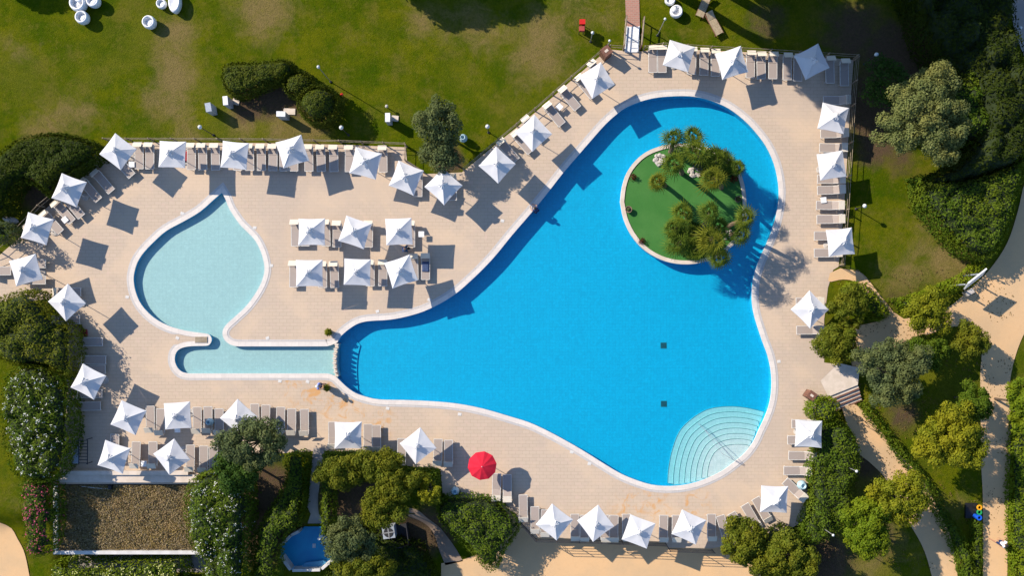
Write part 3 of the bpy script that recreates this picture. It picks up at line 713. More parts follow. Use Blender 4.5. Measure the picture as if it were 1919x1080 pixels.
row([(981, 952, -90), (1003, 974, -90), (1022, 980, -90), (1078, 988, -90), (1096, 990, -90), (1134, 990, -90), (1151, 990, -90), (1175, 988, -90), (1244, 990, -90), (1268, 990, -90), (1334, 988, -90), (1357, 990, -74), (1383, 983, -60), (1408, 967, -60), (1428, 955, -62)], 'along the bottom fence', 0)
row([(931, 912, -90), (951, 914, -90)], 'of the two below the red parasol', 1)
row([(282, 785, -90), (301, 790, -90), (370, 787, -90), (390, 786, -90), (411, 790, -90), (478, 781, -90), (498, 783, -90), (526, 787, -90), (547, 790, -90), (571, 791, -90)], 'in the row below the shallow channel', 0)
row([(624, 815, -90), (690, 819, -90), (706, 821, -90), (753, 846, -90), (821, 847, -90), (841, 849, -90)], 'above the U shaped hedge', 0)
row([(215, 838, -90), (255, 852, -90), (287, 852, -90), (357, 858, -90), (382, 860, -90), (400, 862, -90)], 'above the dry grass roof', 0)
# dark sheet for parasol shade on a lounger, and loose cushions
def flatcloth(name, px, py, z, sx, sy, rz, mat, label, cat, th=.035):
    o = thing_mesh = None
    mb = MB(); nx, ny = 8, 5; vs = []; 
    for i in range(nx+1):
        for j in range(ny+1): vs.append(((i/nx-.5)*sx, (j/ny-.5)*sy+.01*math.sin(i*2.1), .012*math.sin(i*1.9+j)+th/2))
    m_ = len(vs)
    for v_ in list(vs): vs.append((v_[0], v_[1], v_[2]-th*.8))
    q = lambda i, j: i*(ny+1)+j
    fs = [(q(i, j), q(i+1, j), q(i+1, j+1), q(i, j+1)) for i in range(nx) for j in range(ny)]
    fs += [(m_+q(i, j), m_+q(i, j+1), m_+q(i+1, j+1), m_+q(i+1, j)) for i in range(nx) for j in range(ny)]
    for i in range(nx): fs += [(q(i, 0), m_+q(i, 0), m_+q(i+1, 0), q(i+1, 0)), (q(i, ny), q(i+1, ny), m_+q(i+1, ny), m_+q(i, ny))]
    for j in range(ny): fs += [(q(0, j), q(0, j+1), m_+q(0, j+1), m_+q(0, j)), (q(nx, j), m_+q(nx, j), m_+q(nx, j+1), q(nx, j+1))]
    mb.add(vs, fs); o = mb.build(name, mat, smooth=True); x, y = W(px, py, z); o.location = (x, y, z); o.rotation_euler = (0, 0, R(rz)); tag(o, label, cat); return o
flatcloth('shade_sheet', 798, 500, .41, .75, .5, 90, M['shade_sheet'], 'added dark sheet for parasol shade on the rightmost lounger of the lower middle group', 'shade_sheet')  # added sheet, its dark colour stands in for parasol shade
flatcloth('cushion', 158, 624, .05, .5, .5, 4, M['ochre'], 'small dark red cushion on the ground beside the left shrubs', 'cushion', .1)
flatcloth('cushion', 350, 294, .05, .35, .8, 4, M['ochre'], 'dark red bag right of the second parasol on the lawn fence', 'bag', .2)

# small side tables
def make_table():
    t = thing('side_table', '', 'side table', group='small white side tables')
    MB().box((0, 0, .44), (.42, .42, .03)).build('tabletop', M['white'], t)
    for sx in (-1, 1):
        for sy in (-1, 1): MB().tube((sx*.17, sy*.17, .43), (sx*.19, sy*.19, 0), .012, n=5).build('leg', M['whitemetal'], t)
    return t
pt = make_table()
for i, (px, py, a, lab) in enumerate([(247, 308, 0, 'white side table near the left end of the straight lawn fence'), (122, 412, 40, 'white side table between loungers of the curved left fence'), (1049, 200, 45, 'white side table between loungers of the slanted fence'), (790, 439, 0, 'white side table right of the upper middle group'), (1544, 375, 5, 'white side table on the right deck edge'), (333, 806, 0, 'white side table below the square parasol at lower left'), (270, 870, 0, 'white side table between loungers above the dry grass roof')]):
    o = pt if i == 0 else copy_tree(pt); x, y = W(px, py, .45); o.location = (x, y, 0); o.rotation_euler = (0, 0, R(a)); o['label'] = lab

# ------------------------------------------------------------------ fences
def fence(pts, label, mat, h=1.0, step=1.9, rails=(.95, .5), post=.055, rr=.022, base=None):
    P = [W(x, y) for x, y in pts]; z0 = (lambda x, y: gz(x, y)) if base is None else (lambda x, y: base)
    f = thing('fence', label, 'fence', (P[0][0], P[0][1], 0)); f['group'] = 'rail fences round the deck'
    ox, oy = P[0]
    pp = []
    for a, b in zip(P, P[1:]):
        L = math.dist(a, b); n = max(1, round(L/step))
        for k in range(n): pp.append((a[0]+(b[0]-a[0])*k/n, a[1]+(b[1]-a[1])*k/n))
    pp.append(P[-1])
    for x, y in pp:
        MB().tube((x-ox, y-oy, z0(x, y)-.1), (x-ox, y-oy, z0(x, y)+h), post, post*.9, 8).build('post', mat, f, smooth=False)
    for rz_ in rails:
        mb = MB(); 
        for a, b in zip(pp, pp[1:]): mb.tube((a[0]-ox, a[1]-oy, z0(*a)+rz_), (b[0]-ox, b[1]-oy, z0(*b)+rz_+random.uniform(-.02, .02)), rr, rr, 6)
        mb.build('rail', mat, f)
    return f
fence([(205,264),(330,264),(500,265),(640,268),(762,273)], 'wooden rail fence between the upper left lawn and the loungers', M['wood'])
fence([(763,276),(762,303),(795,324)], 'short wooden fence turning down beside the grey olive tree', M['wood'])
fence([(870,320),(935,265),(1003,208),(1070,149),(1138,90)], 'slanted wooden rail fence between lawn and upper deck', M['wood'])
fence([(1142,92),(1168,94)], 'short wooden rail left of the white gate ramp', M['wood'])
fence([(1206,94),(1240,88),(1330,94),(1440,100),(1600,110)], 'wooden rail fence along the top right edge of the deck', M['wood'])
fence([(1601,113),(1594,200),(1590,270),(1582,395),(1574,497)], 'thin rail fence along the right edge of the deck', M['wood'], 1.0, 2.2, (.95, .6, .3))
fence([(-30,484),(0,472),(36,440),(84,388),(125,354),(158,325),(190,296)], 'wooden rail fence curving round the left of the deck', M['wood'])
fence([(938,940),(970,972),(1005,1010),(1125,1013),(1247,1018),(1253,1028),(1335,1031)], 'dark metal railing along the bottom edge of the deck', M['darkmetal'], 1.0, 1.5, (.98, .7, .4, .15), .03, .022, 0)
fence([(1574,500),(1600,508),(1622,530)], 'low dark rail at the lower corner of the right lawn', M['darkmetal'], .9, 1.3, (.85,), .03, .02)
fence([(1592,772),(1610,782),(1628,800)], 'short handrail beside the steps going down on the right', M['darkmetal'], .9, 1.2, (.88,), .02, .02)

# gate ramp
gr = thing('gate_ramp', 'white ramp with wooden side rails where the brick path meets the deck', 'ramp', (*W(1185, 72), 0))
gx, gy = gr.location[:2]
A = [W(1174, 50), W(1199, 50), W(1196, 98), W(1171, 98)]
mb = MB(); vs = [(p[0], p[1], .07) for p in A]+[(p[0], p[1], -.05) for p in A]; mb.add(vs, [(0, 3, 2, 1), (0, 1, 5, 4), (1, 2, 6, 5), (2, 3, 7, 6), (3, 0, 4, 7)]); local(gr, mb).build('floor', M['white'], gr)
for a, b in (((1175, 50), (1171, 97)), ((1198, 50), (1196, 97))):
    (x0, y0), (x1, y1) = W(*a), W(*b); mb = MB().box(((x0+x1)/2, (y0+y1)/2, .12), (math.dist((x0, y0), (x1, y1)), .07, .14), math.atan2(y1-y0, x1-x0)); local(gr, mb).build('kerb', M['white'], gr)
for a, b in (((1172, 38), (1168, 92)), ((1205, 40), (1200, 92))):
    (x0, y0), (x1, y1) = W(*a), W(*b)
    mb = MB().tube((x0, y0, .98), (x1, y1, .98), .05, n=8).tube((x0, y0, .5), (x1, y1, .5), .035, n=6); local(gr, mb).build('handrail', M['wood'], gr)
    for t in (0, .5, 1): X = x0+(x1-x0)*t; Y = y0+(y1-y0)*t; mb = MB().tube((X, Y, -.1), (X, Y, 1.0), .055, n=8); local(gr, mb).build('post', M['brownwood'], gr)
(x0, y0), (x1, y1) = W(1171, 84), W(1197, 82)
mb = MB().tube((x0, y0, .45), (x1, y1, .45), .018).tube((x0, y0, .8), (x1, y1, .8), .018); local(gr, mb).build('gate_bar', M['alu'], gr)

# wooden bins
def bin_(px, py, rz, label, s=.5, h=1.15, lid='brownwood'):
    x, y = W(px, py, h); b = thing('waste_bin', label, 'waste bin', (x, y, 0), R(rz)); b['group'] = 'wooden waste bins'
    for k in range(4):
        t = R(90*k); mb = MB()
        for j in range(4): u_ = (j-1.5)*s/4; mb.box((math.cos(t)*s/2-math.sin(t)*u_, math.sin(t)*s/2+math.cos(t)*u_, h*.48), (.03, s/4-.015, h*.85), t)
        mb.build('side_slats', M['brownwood'], b)
    MB().box((0, 0, h), (s*1.12, s*1.12, .05)).build('lid', M[lid], b)
    MB().box((0, 0, h+.03), (s*.45, s*.3, .02)).build('lid_plate', M['palestone'], b)
    MB().box((0, 0, .04), (s*1.05, s*1.05, .08)).build('plinth', M['darkmetal'], b)
    return b
bin_(1137, 95, 40, 'brown wooden waste bin at the top corner of the slanted fence', .62)
bin_(1522, 742, -35, 'brown wooden waste bin beside the landing of the right steps', .55, .95)

# white pedestals on the lawn with slabs
def pedestal(px, py, rz, lab, mat='white', sx=.34, sy=.62, h=1.15):
    x, y = W(px, py, h); p = thing('pedestal', lab, 'pedestal', (x, y, 0), R(rz)); p['group'] = 'lawn pedestals'
    MB().box((0, 0, h*.5), (sx, sy, h)).build('body', M['greyplastic'], p)
    MB().box((0, 0, h+.02), (sx*1.06, sy*1.06, .05)).build('cap', M[mat], p)
    return p
pedestal(391, 201, 10, 'grey pedestal on the upper left lawn, leftmost of the four', 'greyplastic', .4, .62)
pedestal(423, 188.5, 5, 'white topped pedestal left of a slab below the long clipped bush')
pedestal(527, 213.5, 88, 'white topped pedestal lying crosswise left of the round bush shade', 'white', .36, .62)
pedestal(727, 220, 0, 'white topped pedestal on the lawn left of the grey olive tree')
def slab(px, py, rz, sx, sy, lab):
    x, y = W(px, py); o = MB().box((0, 0, .01), (sx, sy, .08)).build('paving_slab', M['palestone']); o.location = (x, y, 0); o.rotation_euler = (0, 0, R(rz)); tag(o, lab, 'paving slab', 'pale slabs in the lawn')
slab(443, 190, -12, .5, .5, 'pale square slab set in grass below the long clipped bush')
slab(543, 209, -2, .88, .46, 'long pale slab set in grass left of the round bushes')
slab(741, 222, -5, .5, .42, 'pale slab set in grass left of the grey olive tree')
def sprinkler(px, py, h, mat, lab, name='garden_post', cat='post'):
    x, y = W(px, py, h); t = thing(name, lab, cat, (x, y, 0))
    MB().tube((0, 0, 0), (0, 0, h), .035, n=8).build('stem', M['darkmetal'], t); MB().lathe((0, 0, h-.1), [(.03, 0), (.10, .03), (.12, .12), (.06, .18)], 12).build('head', M[mat], t)
sprinkler(725, 199, .55, 'stone', 'small grey post on the lawn above a white pedestal')
sprinkler(641, 177, .5, 'red', 'small red post on the lawn right of the round bushes')

# red double box near the gate
rb = thing('hydrant_box', 'bright red box on legs standing on the lawn near the gate', 'hydrant box', (*W(1092, 44, 1.1), 0))
MB().box((0, .14, 1.0), (.42, .36, .3)).build('upper_box', M['red'], rb); MB().box((-.04, -.34, .95), (.40, .34, .28)).build('lower_box', plain('faded_red', (.38, .06, .05), .6), rb)
for sx, sy in ((-.15, .25), (.15, .25), (-.2, -.4), (.12, -.4)): MB().tube((sx, sy, 0), (sx, sy, .9), .03).build('leg', M['darkmetal'], rb)
MB().box((.1, -.1, .55), (.2, .4, .8)).build('cabinet', plain('dark_red', (.15, .01, .01), .6), rb)

# lamps
def lamp(px, py, h, lab, globe=.16, z0=None):
    x, y = W(px, py, h); zz = gz(x, y) if z0 is None else z0
    l = thing('garden_lamp', lab, 'lamp', (x, y, zz)); l['group'] = 'garden lamps'; hh = h-zz
    MB().tube((0, 0, 0), (0, 0, hh-globe*.8), .035, .028, 8).build('post', M['alu'] if globe < .14 else M['darkmetal'], l)
    MB().lathe((0, 0, hh-globe), [(.02, 0), (globe*.7, globe*.3), (globe, globe), (globe*.7, globe*1.7), (.001, 2*globe)], 16).build('globe', M['lampglass'], l, smooth=True)
    MB().lathe((0, 0, 0), [(.1, 0), (.1, .03), (.05, .08)], 12).build('base', M['darkmetal'], l)
lamp(375, 238, 2.6, 'globe lamp above the lawn fence at upper left')
lamp(640, 239, 2.4, 'globe lamp in the shadow of the round bush')
lamp(914, 237, 1.9, 'globe lamp on the lawn left of the slanted fence')
lamp(1621, 386, 1.6, 'globe lamp on the right lawn beside a square shadow')
lamp(1643, 102, 2.2, 'globe lamp in deep shade beyond the top right corner')
lamp(597, 125, 3.7, 'tall thin lamp post right of the clipped bushes', .12)
lamp(1247, 35, 3.4, 'tall thin lamp post right of the gate ramp', .10)
lamp(1111, 61, 1.9, 'thin lamp between the red box and the slanted fence', .12)
lamp(1143, 76, 1.9, 'thin lamp at the top corner of the slanted fence', .10)
lamp(1606, 884, 2.9, 'pale lamp post above the hedge beside the lower path', .11)
lamp(1562, 1004, 3.2, 'pale lamp post in the gap below the lower right hedge', .10)
lamp(1913, 52, 3, 'lamp by the grey road at the top right corner', .12)

# ------------------------------------------------------------------ white lawn furniture
def tub(px, py, rz, lab, r=.5, h=.72, name='tub_chair'):
    x, y = W(px, py, h); c = thing(name, lab, 'tub chair', (x, y, 0), R(rz)); c['group'] = 'white plastic lawn seats'
    MB().lathe((0, 0, 0), [(r*.72, 0), (r*.95, h*.3), (r, h*.6), (r*.93, h*.88), (r*.80, h*.97), (r*.70, h*.94), (r*.62, h*.62)], 28).build('shell', M['white'], c, smooth=True)
    MB().lathe((.05*r, 0, h*.55), [(r*.6, 0), (r*.56, h*.08), (.001, h*.11)], 20).build('seat', M['white'], c, smooth=True)
    MB().lathe((r*.45, 0, h*.55), [(r*.5, 0), (r*.48, h*.36), (r*.3, h*.42), (.001, h*.42)], 20, sx=.75).build('front_lip', M['white'], c, smooth=True)
tub(151, 30, -35, 'round white tub chair below the larger white armchair at top left')
tub(277, 39, -35, 'round white tub chair alone on the lawn left of the oblong seat')
tub(172, -1, -60, 'white tub chair cut by the top edge beside the armchair')
tub(301, 5, -35, 'small round white seat left of the oblong white seat', .38, .5)
tub(143, 3, 70, 'large white armchair on the lawn at top left', .62, .8)
tub(1269, 19, 150, 'round white seat on the lawn right of the brick path', .48, .6)
tub(1257, -2, 0, 'white seat cut by the top edge right of the brick path', .4, .5)
ob = thing('oblong_seat', 'long white oblong plastic seat at the top edge of the lawn', 'bench', (*W(326, 1, .6), 0)); ob['group'] = 'white plastic lawn seats'
mb = MB(); prof = [(.36, 0), (.44, .15), (.45, .5), (.40, .62), (.33, .60), (.001, .52)]
mb.lathe((0, 0, 0), prof, 28, sx=1, sy=1.9, rz=0); mb.build('shell', M['white'], ob, smooth=True)
def wood_lounger(px, py, rz, lab):
    x, y = W(px, py, .4); l = thing('wooden_lounger', lab, 'sun lounger', (x, y, 0), R(rz)); l['group'] = 'tan loungers on the top lawn'
    mb = MB()
    for k in range(16): mb.box((-.86+k*.075, 0, .36), (.06, .56, .025))
    mb.build('seat_slats', M['tanwood'], l)
    MB().box((.62, 0, .45), (.62, .56, .03), 0, 0, -R(18)).build('backrest', M['tanwood'], l)
    MB().box((0, .3, .32), (1.9, .04, .07)).box((0, -.3, .32), (1.9, .04, .07)).build('frame', M['brownwood'], l)
    for sx in (-.8, .75):
        for sy in (-1, 1): MB().box((sx, sy*.28, .15), (.06, .05, .3)).build('leg', M['brownwood'], l)
    MB().lathe((1.02, .3, .0), [(.001, 0), (.1, .0), (.1, .05), (.001, .05)], 12).build('wheel', M['black'], l)
wood_lounger(1320, 9, 68, 'tan slatted lounger cut by the top edge right of the gate')
wood_lounger(1339, 43, 118, 'tan slatted lounger in shade just above the top right parasols')

# ------------------------------------------------------------------ pool bits
for i, (px, py, lab) in enumerate([(1244, 648, 'upper dark square drain on the pool floor'), (1244.5, 757.5, 'lower dark square drain on the pool floor near the steps')]):
    gx_ = (px-960)/PXM; X, Y = W(px, py, ZF); t = thing('floor_drain', lab, 'drain', (X, Y, ZF)); t['group'] = 'square drains in the pool floor'
    MB().box((0, 0, .01), (.46, .46, .02)).build('plate', M['tile_dark'], t); mb = MB()
    for k in range(6): mb.box((-.17+k*.068, 0, .025), (.02, .36, .01))
    mb.build('grille', M['black'], t)
LID = [(342,400,'left of the shallow pool curve, upper'),(239,557,'left of the shallow pool, lower'),(333,634,'above the channel spit'),(478,427,'right of the shallow pool tip'),(509,498,'on the right side of the shallow pool'),(502,634,'above the channel'),(525,715,'below the channel, left'),(577,716,'below the channel, right'),(708,584,'above the neck of the big pool'),(805,562,'left of the shadow by the upper bank'),(727,766,'below the neck of the big pool'),(862,777,'on the lower bank near the middle'),(1072,848,'on the slanted lower bank'),(1105,870,'on the lower bank left of the steps'),(1460,678,'on the right bank of the big pool'),(942,414,'on the upper slanted bank')]
for i, (px, py, wh) in enumerate(LID):
    x, y = W(px, py); o = MB().box((0, 0, .008), (.26, .22, .02)).build('skimmer_lid', M['plaster']); o.location = (x, y, 0); o.rotation_euler = (0, 0, random.uniform(-.4, .4)); tag(o, 'small pale access lid '+wh, 'lid', 'small lids round the pools')
gt = thing('slatted_grate', 'tan slatted grate on the rounded spit between shallow pool and channel', 'grate', (*W(378, 637), 0)); 
MB().box((0, 0, .04), (.96, .46, .04)).build('tray', M['stone'], gt); mb = MB()
for k in range(11): mb.box((-.42+k*.084, 0, .07), (.05, .42, .03))
mb.build('slats', M['tanwood'], gt)

# pale blue urns
def urn(px, py, lab, s=1):
    x, y = W(px, py, .6); o = MB().lathe((0, 0, 0), [(.14*s, 0), (.26*s, .15), (.32*s, .4), (.26*s, .62), (.16*s, .72), (.20*s, .80), (.14*s, .80), (.10*s, .6)], 20).build('urn', M['urn'], smooth=True); o.location = (x, y, 0); tag(o, lab, 'urn', 'pale blue urns')
urn(853, 922, 'pale blue urn beside the dark tree below the red parasol')
urn(1505, 911, 'pale blue urn behind the turned lounger at lower right', 1.15)
urn(868, 258, 'pale blue urn beside the grey olive tree by the slanted fence')
urn(392, 792, 'pale blue round stool between loungers under the olive tree', .9)

# dark metal rack at lower left
rk = thing('metal_rack', 'dark metal rack with rungs beside the white flowering shrub', 'rack', (*W(150, 847, .8), 0))
for s in (-1, 1): MB().box((s*.32+.25, 0, .8), (.05, 1.9, .05)).build('side_bar', M['darkmetal'], rk)
for k in range(8): MB().box((.25, -.85+k*.24, .8), (.62, .05, .04)).build('rung', M['darkmetal'], rk)
MB().box((-.35, 0, .7), (.55, 1.8, .04)).build('panel', M['greyplastic'], rk)
for sx in (-.55, .5):
    for sy in (-.9, .9): MB().box((sx, sy, .4), (.05, .05, .8)).build('leg', M['darkmetal'], rk)

# ------------------------------------------------------------------ service building with dry roof
bl = thing('service_building', 'low building with a dry brown grass roof and pale parapets at lower left', 'building', (*W(236, 970), 0))
bx, by = bl.location[:2]
def lbox(x0, y0, x1, y1, z0, z1, mat, name, par=bl, zr=0):
    (X0, Y1), (X1, Y0) = W(x0, y0, zr), W(x1, y1, zr); mb = MB().box(((X0+X1)/2-bx, (Y0+Y1)/2-by, (z0+z1)/2), (X1-X0, Y1-Y0, z1-z0)); return mb.build(name, M[mat], par)
lbox(106, 909, 368, 1034, -2.4, -.35, 'plaster', 'wall')
roofo = lbox(107, 910, 367, 1033, -.34, -.30, 'drygrass', 'roof')
lbox(100, 904, 107.5, 1040, -2.4, 0, 'plaster', 'parapet'); lbox(107.6, 1033.5, 376, 1040, -2.4, 0, 'plaster', 'parapet'); lbox(367.5, 909, 375, 1033.4, -2.4, -.02, 'plaster', 'parapet')
# dry tufts on the roof
nT = 52000; (X0, Y1), (X1, Y0) = W(108, 911), W(366, 1032)
P = np.stack([rng.uniform(X0, X1, nT)-bx, rng.uniform(Y0, Y1, nT)-by, rng.uniform(-.32, -.10, nT)], 1)
bump_ = np.sin(P[:, 0]*3.1+np.sin(P[:, 1]*2.3))*np.cos(P[:, 1]*3.7+np.sin(P[:, 0]*1.7)); P[:, 2] += .05*bump_
Nn = rng.normal(size=(nT, 3))*.55+np.array([0, 0, .8])
M['tuft'] = leafmat('dry_tufts', (.30, .215, .12), (.26, .215, .075), .2, .45); M['tuft2'] = leafmat('pale_tufts', (.30, .24, .15), (.38, .30, .19), .2, 1)
M['tuft3'] = leafmat('dark_tufts', (.16, .13, .05), (.22, .15, .07), .2, 1)
g_ = quads_obj('dry_grass', P, Nn, rng.uniform(.035, .085, nT), [M['tuft'], M['tuft2'], M['tuft3']], rng.choice(3, nT, p=[.55, .3, .15]), bl, 2.0, kind='stuff')
# ledge between deck and roof
lw = thing('low_wall', 'low tan stone wall and ledge between the parasols and the dry roof', 'wall', (*W(240, 893), 0)); bx, by = lw.location[:2]
lbox(122, 881.5, 357, 889, -.1, .42, 'palestone', 'wall', lw); lbox(104, 889.2, 372, 904, -2.3, .22, 'palestone', 'ledge', lw)
bx, by = W(237, 1050); fl = lbox(90, 1040.5, 400, 1100, -2.45, -2.3, 'greypath', 'service_yard', None); fl.location = (bx, by, 0); fl['kind'] = 'structure'
cb = MB().path([(*W(150, 913), -.18), (*W(178, 916), -.12), (*W(204, 918), -.15)], .018).build('cable', M['white']); tag(cb, 'thin white cable lying across the top of the dry roof', 'cable')
cb = MB().box((*W(207, 914), -.1), (.28, .3, .3)).box((*W(207, 914), .08), (.2, .22, .06)).build('roof_vent', M['black']); tag(cb, 'small black box on the dry roof at the end of the cable', 'roof vent')

# ------------------------------------------------------------------ blue play basin and machine platform
pb = thing('play_basin', 'blue painted basin with white angled walls at the end of the walkway', 'basin', (*W(575, 1030, -1), -1.3))
def lp(pts, z): return [(W(x, y, z)[0]-pb.location[0], W(x, y, z)[1]-pb.location[1]) for x, y in pts]
bfl = [(571,988),(604,988),(607,1002),(624,1018),(624,1050),(600,1067),(546,1069),(526,1050),(526,1026),(543,1008),(560,998)]
MB().prism(lp(bfl, -1.1), -.2, .16).build('floor', M['bluepaint'], pb)
MB().prism(lp([(566,1064),(572,1056),(606,1052),(612,1055),(600,1065)], -.8), .165, .45).build('bench', M['lightblue'], pb)
MB().prism(lp([(586,1020),(592,1020),(592,1028),(586,1028)], -1.1), .161, .19).build('drain_cover', M['alu'], pb)
def bwall(a, b, hh=1.0, th=.2):
    (x0, y0), (x1, y1) = lp([a, b], -.2); MB().box(((x0+x1)/2, (y0+y1)/2, hh/2-.1), (math.dist((x0, y0), (x1, y1))+.12, th, hh+.2), math.atan2(y1-y0, x1-x0)).build('wall', M['plaster'], pb)
for i, (a, b) in enumerate((((527,1047),(543,1069)), ((549,1071),(598,1070)), ((604,1067),(622,1052)), ((528,1022),(543,1007)), ((547,1004),(559,998)), ((597,1012),(606,1002)))): bwall(a, b, 1.0+.013*i)
ac = thing('cooling_unit', 'grey square cooling unit with dark fan grille among the trees at bottom', 'cooling unit', (*W(728, 1000, .2), -1.0)); 
MB().box((0, 0, .55), (.9, .9, 1.0), .14).build('casing', M['greyplastic'], ac); MB().lathe((0, 0, 1.05), [(.36, 0), (.36, .03), (.001, .03)], 20).build('fan_grille', M['darkmetal'], ac)
MB().box((0, 0, 1.07), (.95, .08, .03), .14).box((0, 0, 1.072), (.08, .95, .03), .14).build('grille_bars', M['alu'], ac)
pf = MB().box((*W(737, 1004, -1), -1.15), (2.3, 1.5, .3), .14).box((*W(766, 996, -1), -.7), (.06, 1.5, .9), .14).box((*W(740, 1024, -1), -.7), (2.3, .06, .9), .14).build('platform', M['darkmetal']); tag(pf, 'dark low platform under the grey cooling unit', 'platform')

# ------------------------------------------------------------------ landing and steps on the right
ld = MB().prism(Wp([(1533,712),(1568,680),(1612,690),(1608,722),(1553,744)]), -.8, -.008).build('landing', M['palestone'], kind='structure')
st_ = thing('stone_steps', 'four pale stone steps going down from the deck on the right', 'steps', (*W(1582, 745), 0)); bx, by = st_.location[:2]
for k in range(4):
    ax, ay = 1553+23/60*8.2*k, 744.5+55/60*8.2*k; bx_, by_ = 1609+23/60*8.2*k, 722+55/60*8.2*k
    q = [(ax, ay), (bx_, by_), (bx_+3.3, by_+7.6), (ax+3.3, ay+7.6)]; z = -.14-.13*k
    MB().prism([(x-bx, y-by) for x, y in Wp(q)], -.9, z).build('step', M['palestone'], st_)
    q2 = [(ax+2.4, ay+5.6), (bx_+2.4, by_+5.6), (bx_+3.5, by_+8.0), (ax+3.5, ay+8.0)]
    MB().prism([(x-bx, y-by) for x, y in Wp(q2)], z+.001, z+.012).build('nosing', M['brownwood'], st_)
# white billboard
sg = thing('sign_board', 'white board on posts beside the sand path at right', 'sign board', (*W(1831, 530), 0))
(xa, ya), (xb, yb) = W(1813, 536, 2.6), W(1846, 510, 2.6); cx, cy = (xa+xb)/2, (ya+yb)/2; z0_ = gz(cx, cy)
sg.location = (cx, cy, z0_); rz_ = math.atan2(yb-ya, xb-xa)
mbs = MB().box((0, 0, 0), (math.dist((xa, ya), (xb, yb))*1.05, .10, 1.25)); Mr = Matrix.Translation((0, 0, 2.5-z0_)) @ Matrix.Rotation(rz_, 4, 'Z') @ Matrix.Rotation(R(-24), 4, 'X'); mbs.v = [tuple(Mr @ Vector(v)) for v in mbs.v]; mbs.build('board', M['white'], sg)
for s in (-.6, .6): MB().box((math.cos(rz_)*s, math.sin(rz_)*s, 1.0), (.09, .07, 2.0), rz_).build('post', M['greyplastic'], sg)
bo_ = MB().box((0, 0, .35), (.6, .35, .5), .5).build('meter_box', M['stone']); bo_.location = (*W(1816, 548, .4), gz(*W(1816, 548))); tag(bo_, 'small stone box below the white sign board', 'box')

bo_ = MB().lathe((0, 0, 0), [(.5, 0), (.55, .15), (.4, .35), (.001, .42)], 9, sx=1.2, sy=.5, rz=-.3).build('boulder', M['stone']); bo_.location = (*W(22, 412), 0); tag(bo_, 'pale grey boulder on the lawn at the left picture edge', 'rock')
# recycling bins
bp = MB().box((*W(1833, 963), gz(*W(1833, 963))+.06), (.9, 1.15, .16)).build('bin_platform', M['black']); tag(bp, 'black square platform under the three recycling bins', 'platform')
for c, py, lab in (('orange', 954.5, 'recycling bin with an orange ring, uppermost of three by the road'), ('green', 963.5, 'recycling bin with a green ring between the orange and blue ones'), ('blue', 974, 'recycling bin with a blue ring, lowest of three by the road')):
    x, y = W(1842, py, .2); t = thing('recycling_bin', lab, 'recycling bin', (x, y, gz(x, y)+.14)); t['group'] = 'recycling bins by the road'
    MB().lathe((0, 0, 0), [(.17, 0), (.20, .6), (.17, .6), (.14, .2)], 18).build('bin_body', M[c if c == 'blue' else 'black'], t)
    MB().lathe((0, 0, .58), [(.11, 0), (.20, 0), (.215, .05), (.20, .08), (.11, .08), (.11, 0)], 20).build('ring', M[c], t)
    MB().lathe((0, 0, .52), [(.12, 0), (.001, .01)], 16).build('opening', M['black'], t)

# ------------------------------------------------------------------ foliage
def hf(polypx, zt, h, seed, bumpr=.7, bumph=.5, edge=.8, zt_scale=None):
    """height field of a clipped or loose shrub mass: polygon as seen (px) at height zt"""
    rs = np.random.default_rng(seed); P = [W(x, y, zt) for x, y in polypx]
    xs_ = [p[0] for p in P]; ys_ = [p[1] for p in P]; A = abs(area(P))
    nb = max(3, int(A/(bumpr*bumpr)*1.1)); bc = np.stack([rs.uniform(min(xs_), max(xs_), nb*3), rs.uniform(min(ys_), max(ys_), nb*3)], 1)
    bc = bc[inside_np(bc[:, 0], bc[:, 1], P)][:nb]; br = rs.uniform(.6, 1.25, len(bc))*bumpr; bz = rs.uniform(.3, 1, len(bc))*bumph
    def f(x, y):
        d = dist_np(x, y, P); e = np.clip(d/edge, 0, 1); base = (h-bumph)*(1-(1-e)**2.2*.75)
        b = np.zeros_like(x)
        for (cx_, cy_), r_, z_ in zip(bc, br, bz): b = np.maximum(b, z_*np.sqrt(np.clip(1-((x-cx_)**2+(y-cy_)**2)/(r_*r_), 0, 1)))
        return base+b*np.clip(d/(edge*.5), 0, 1)
    return P, A, f
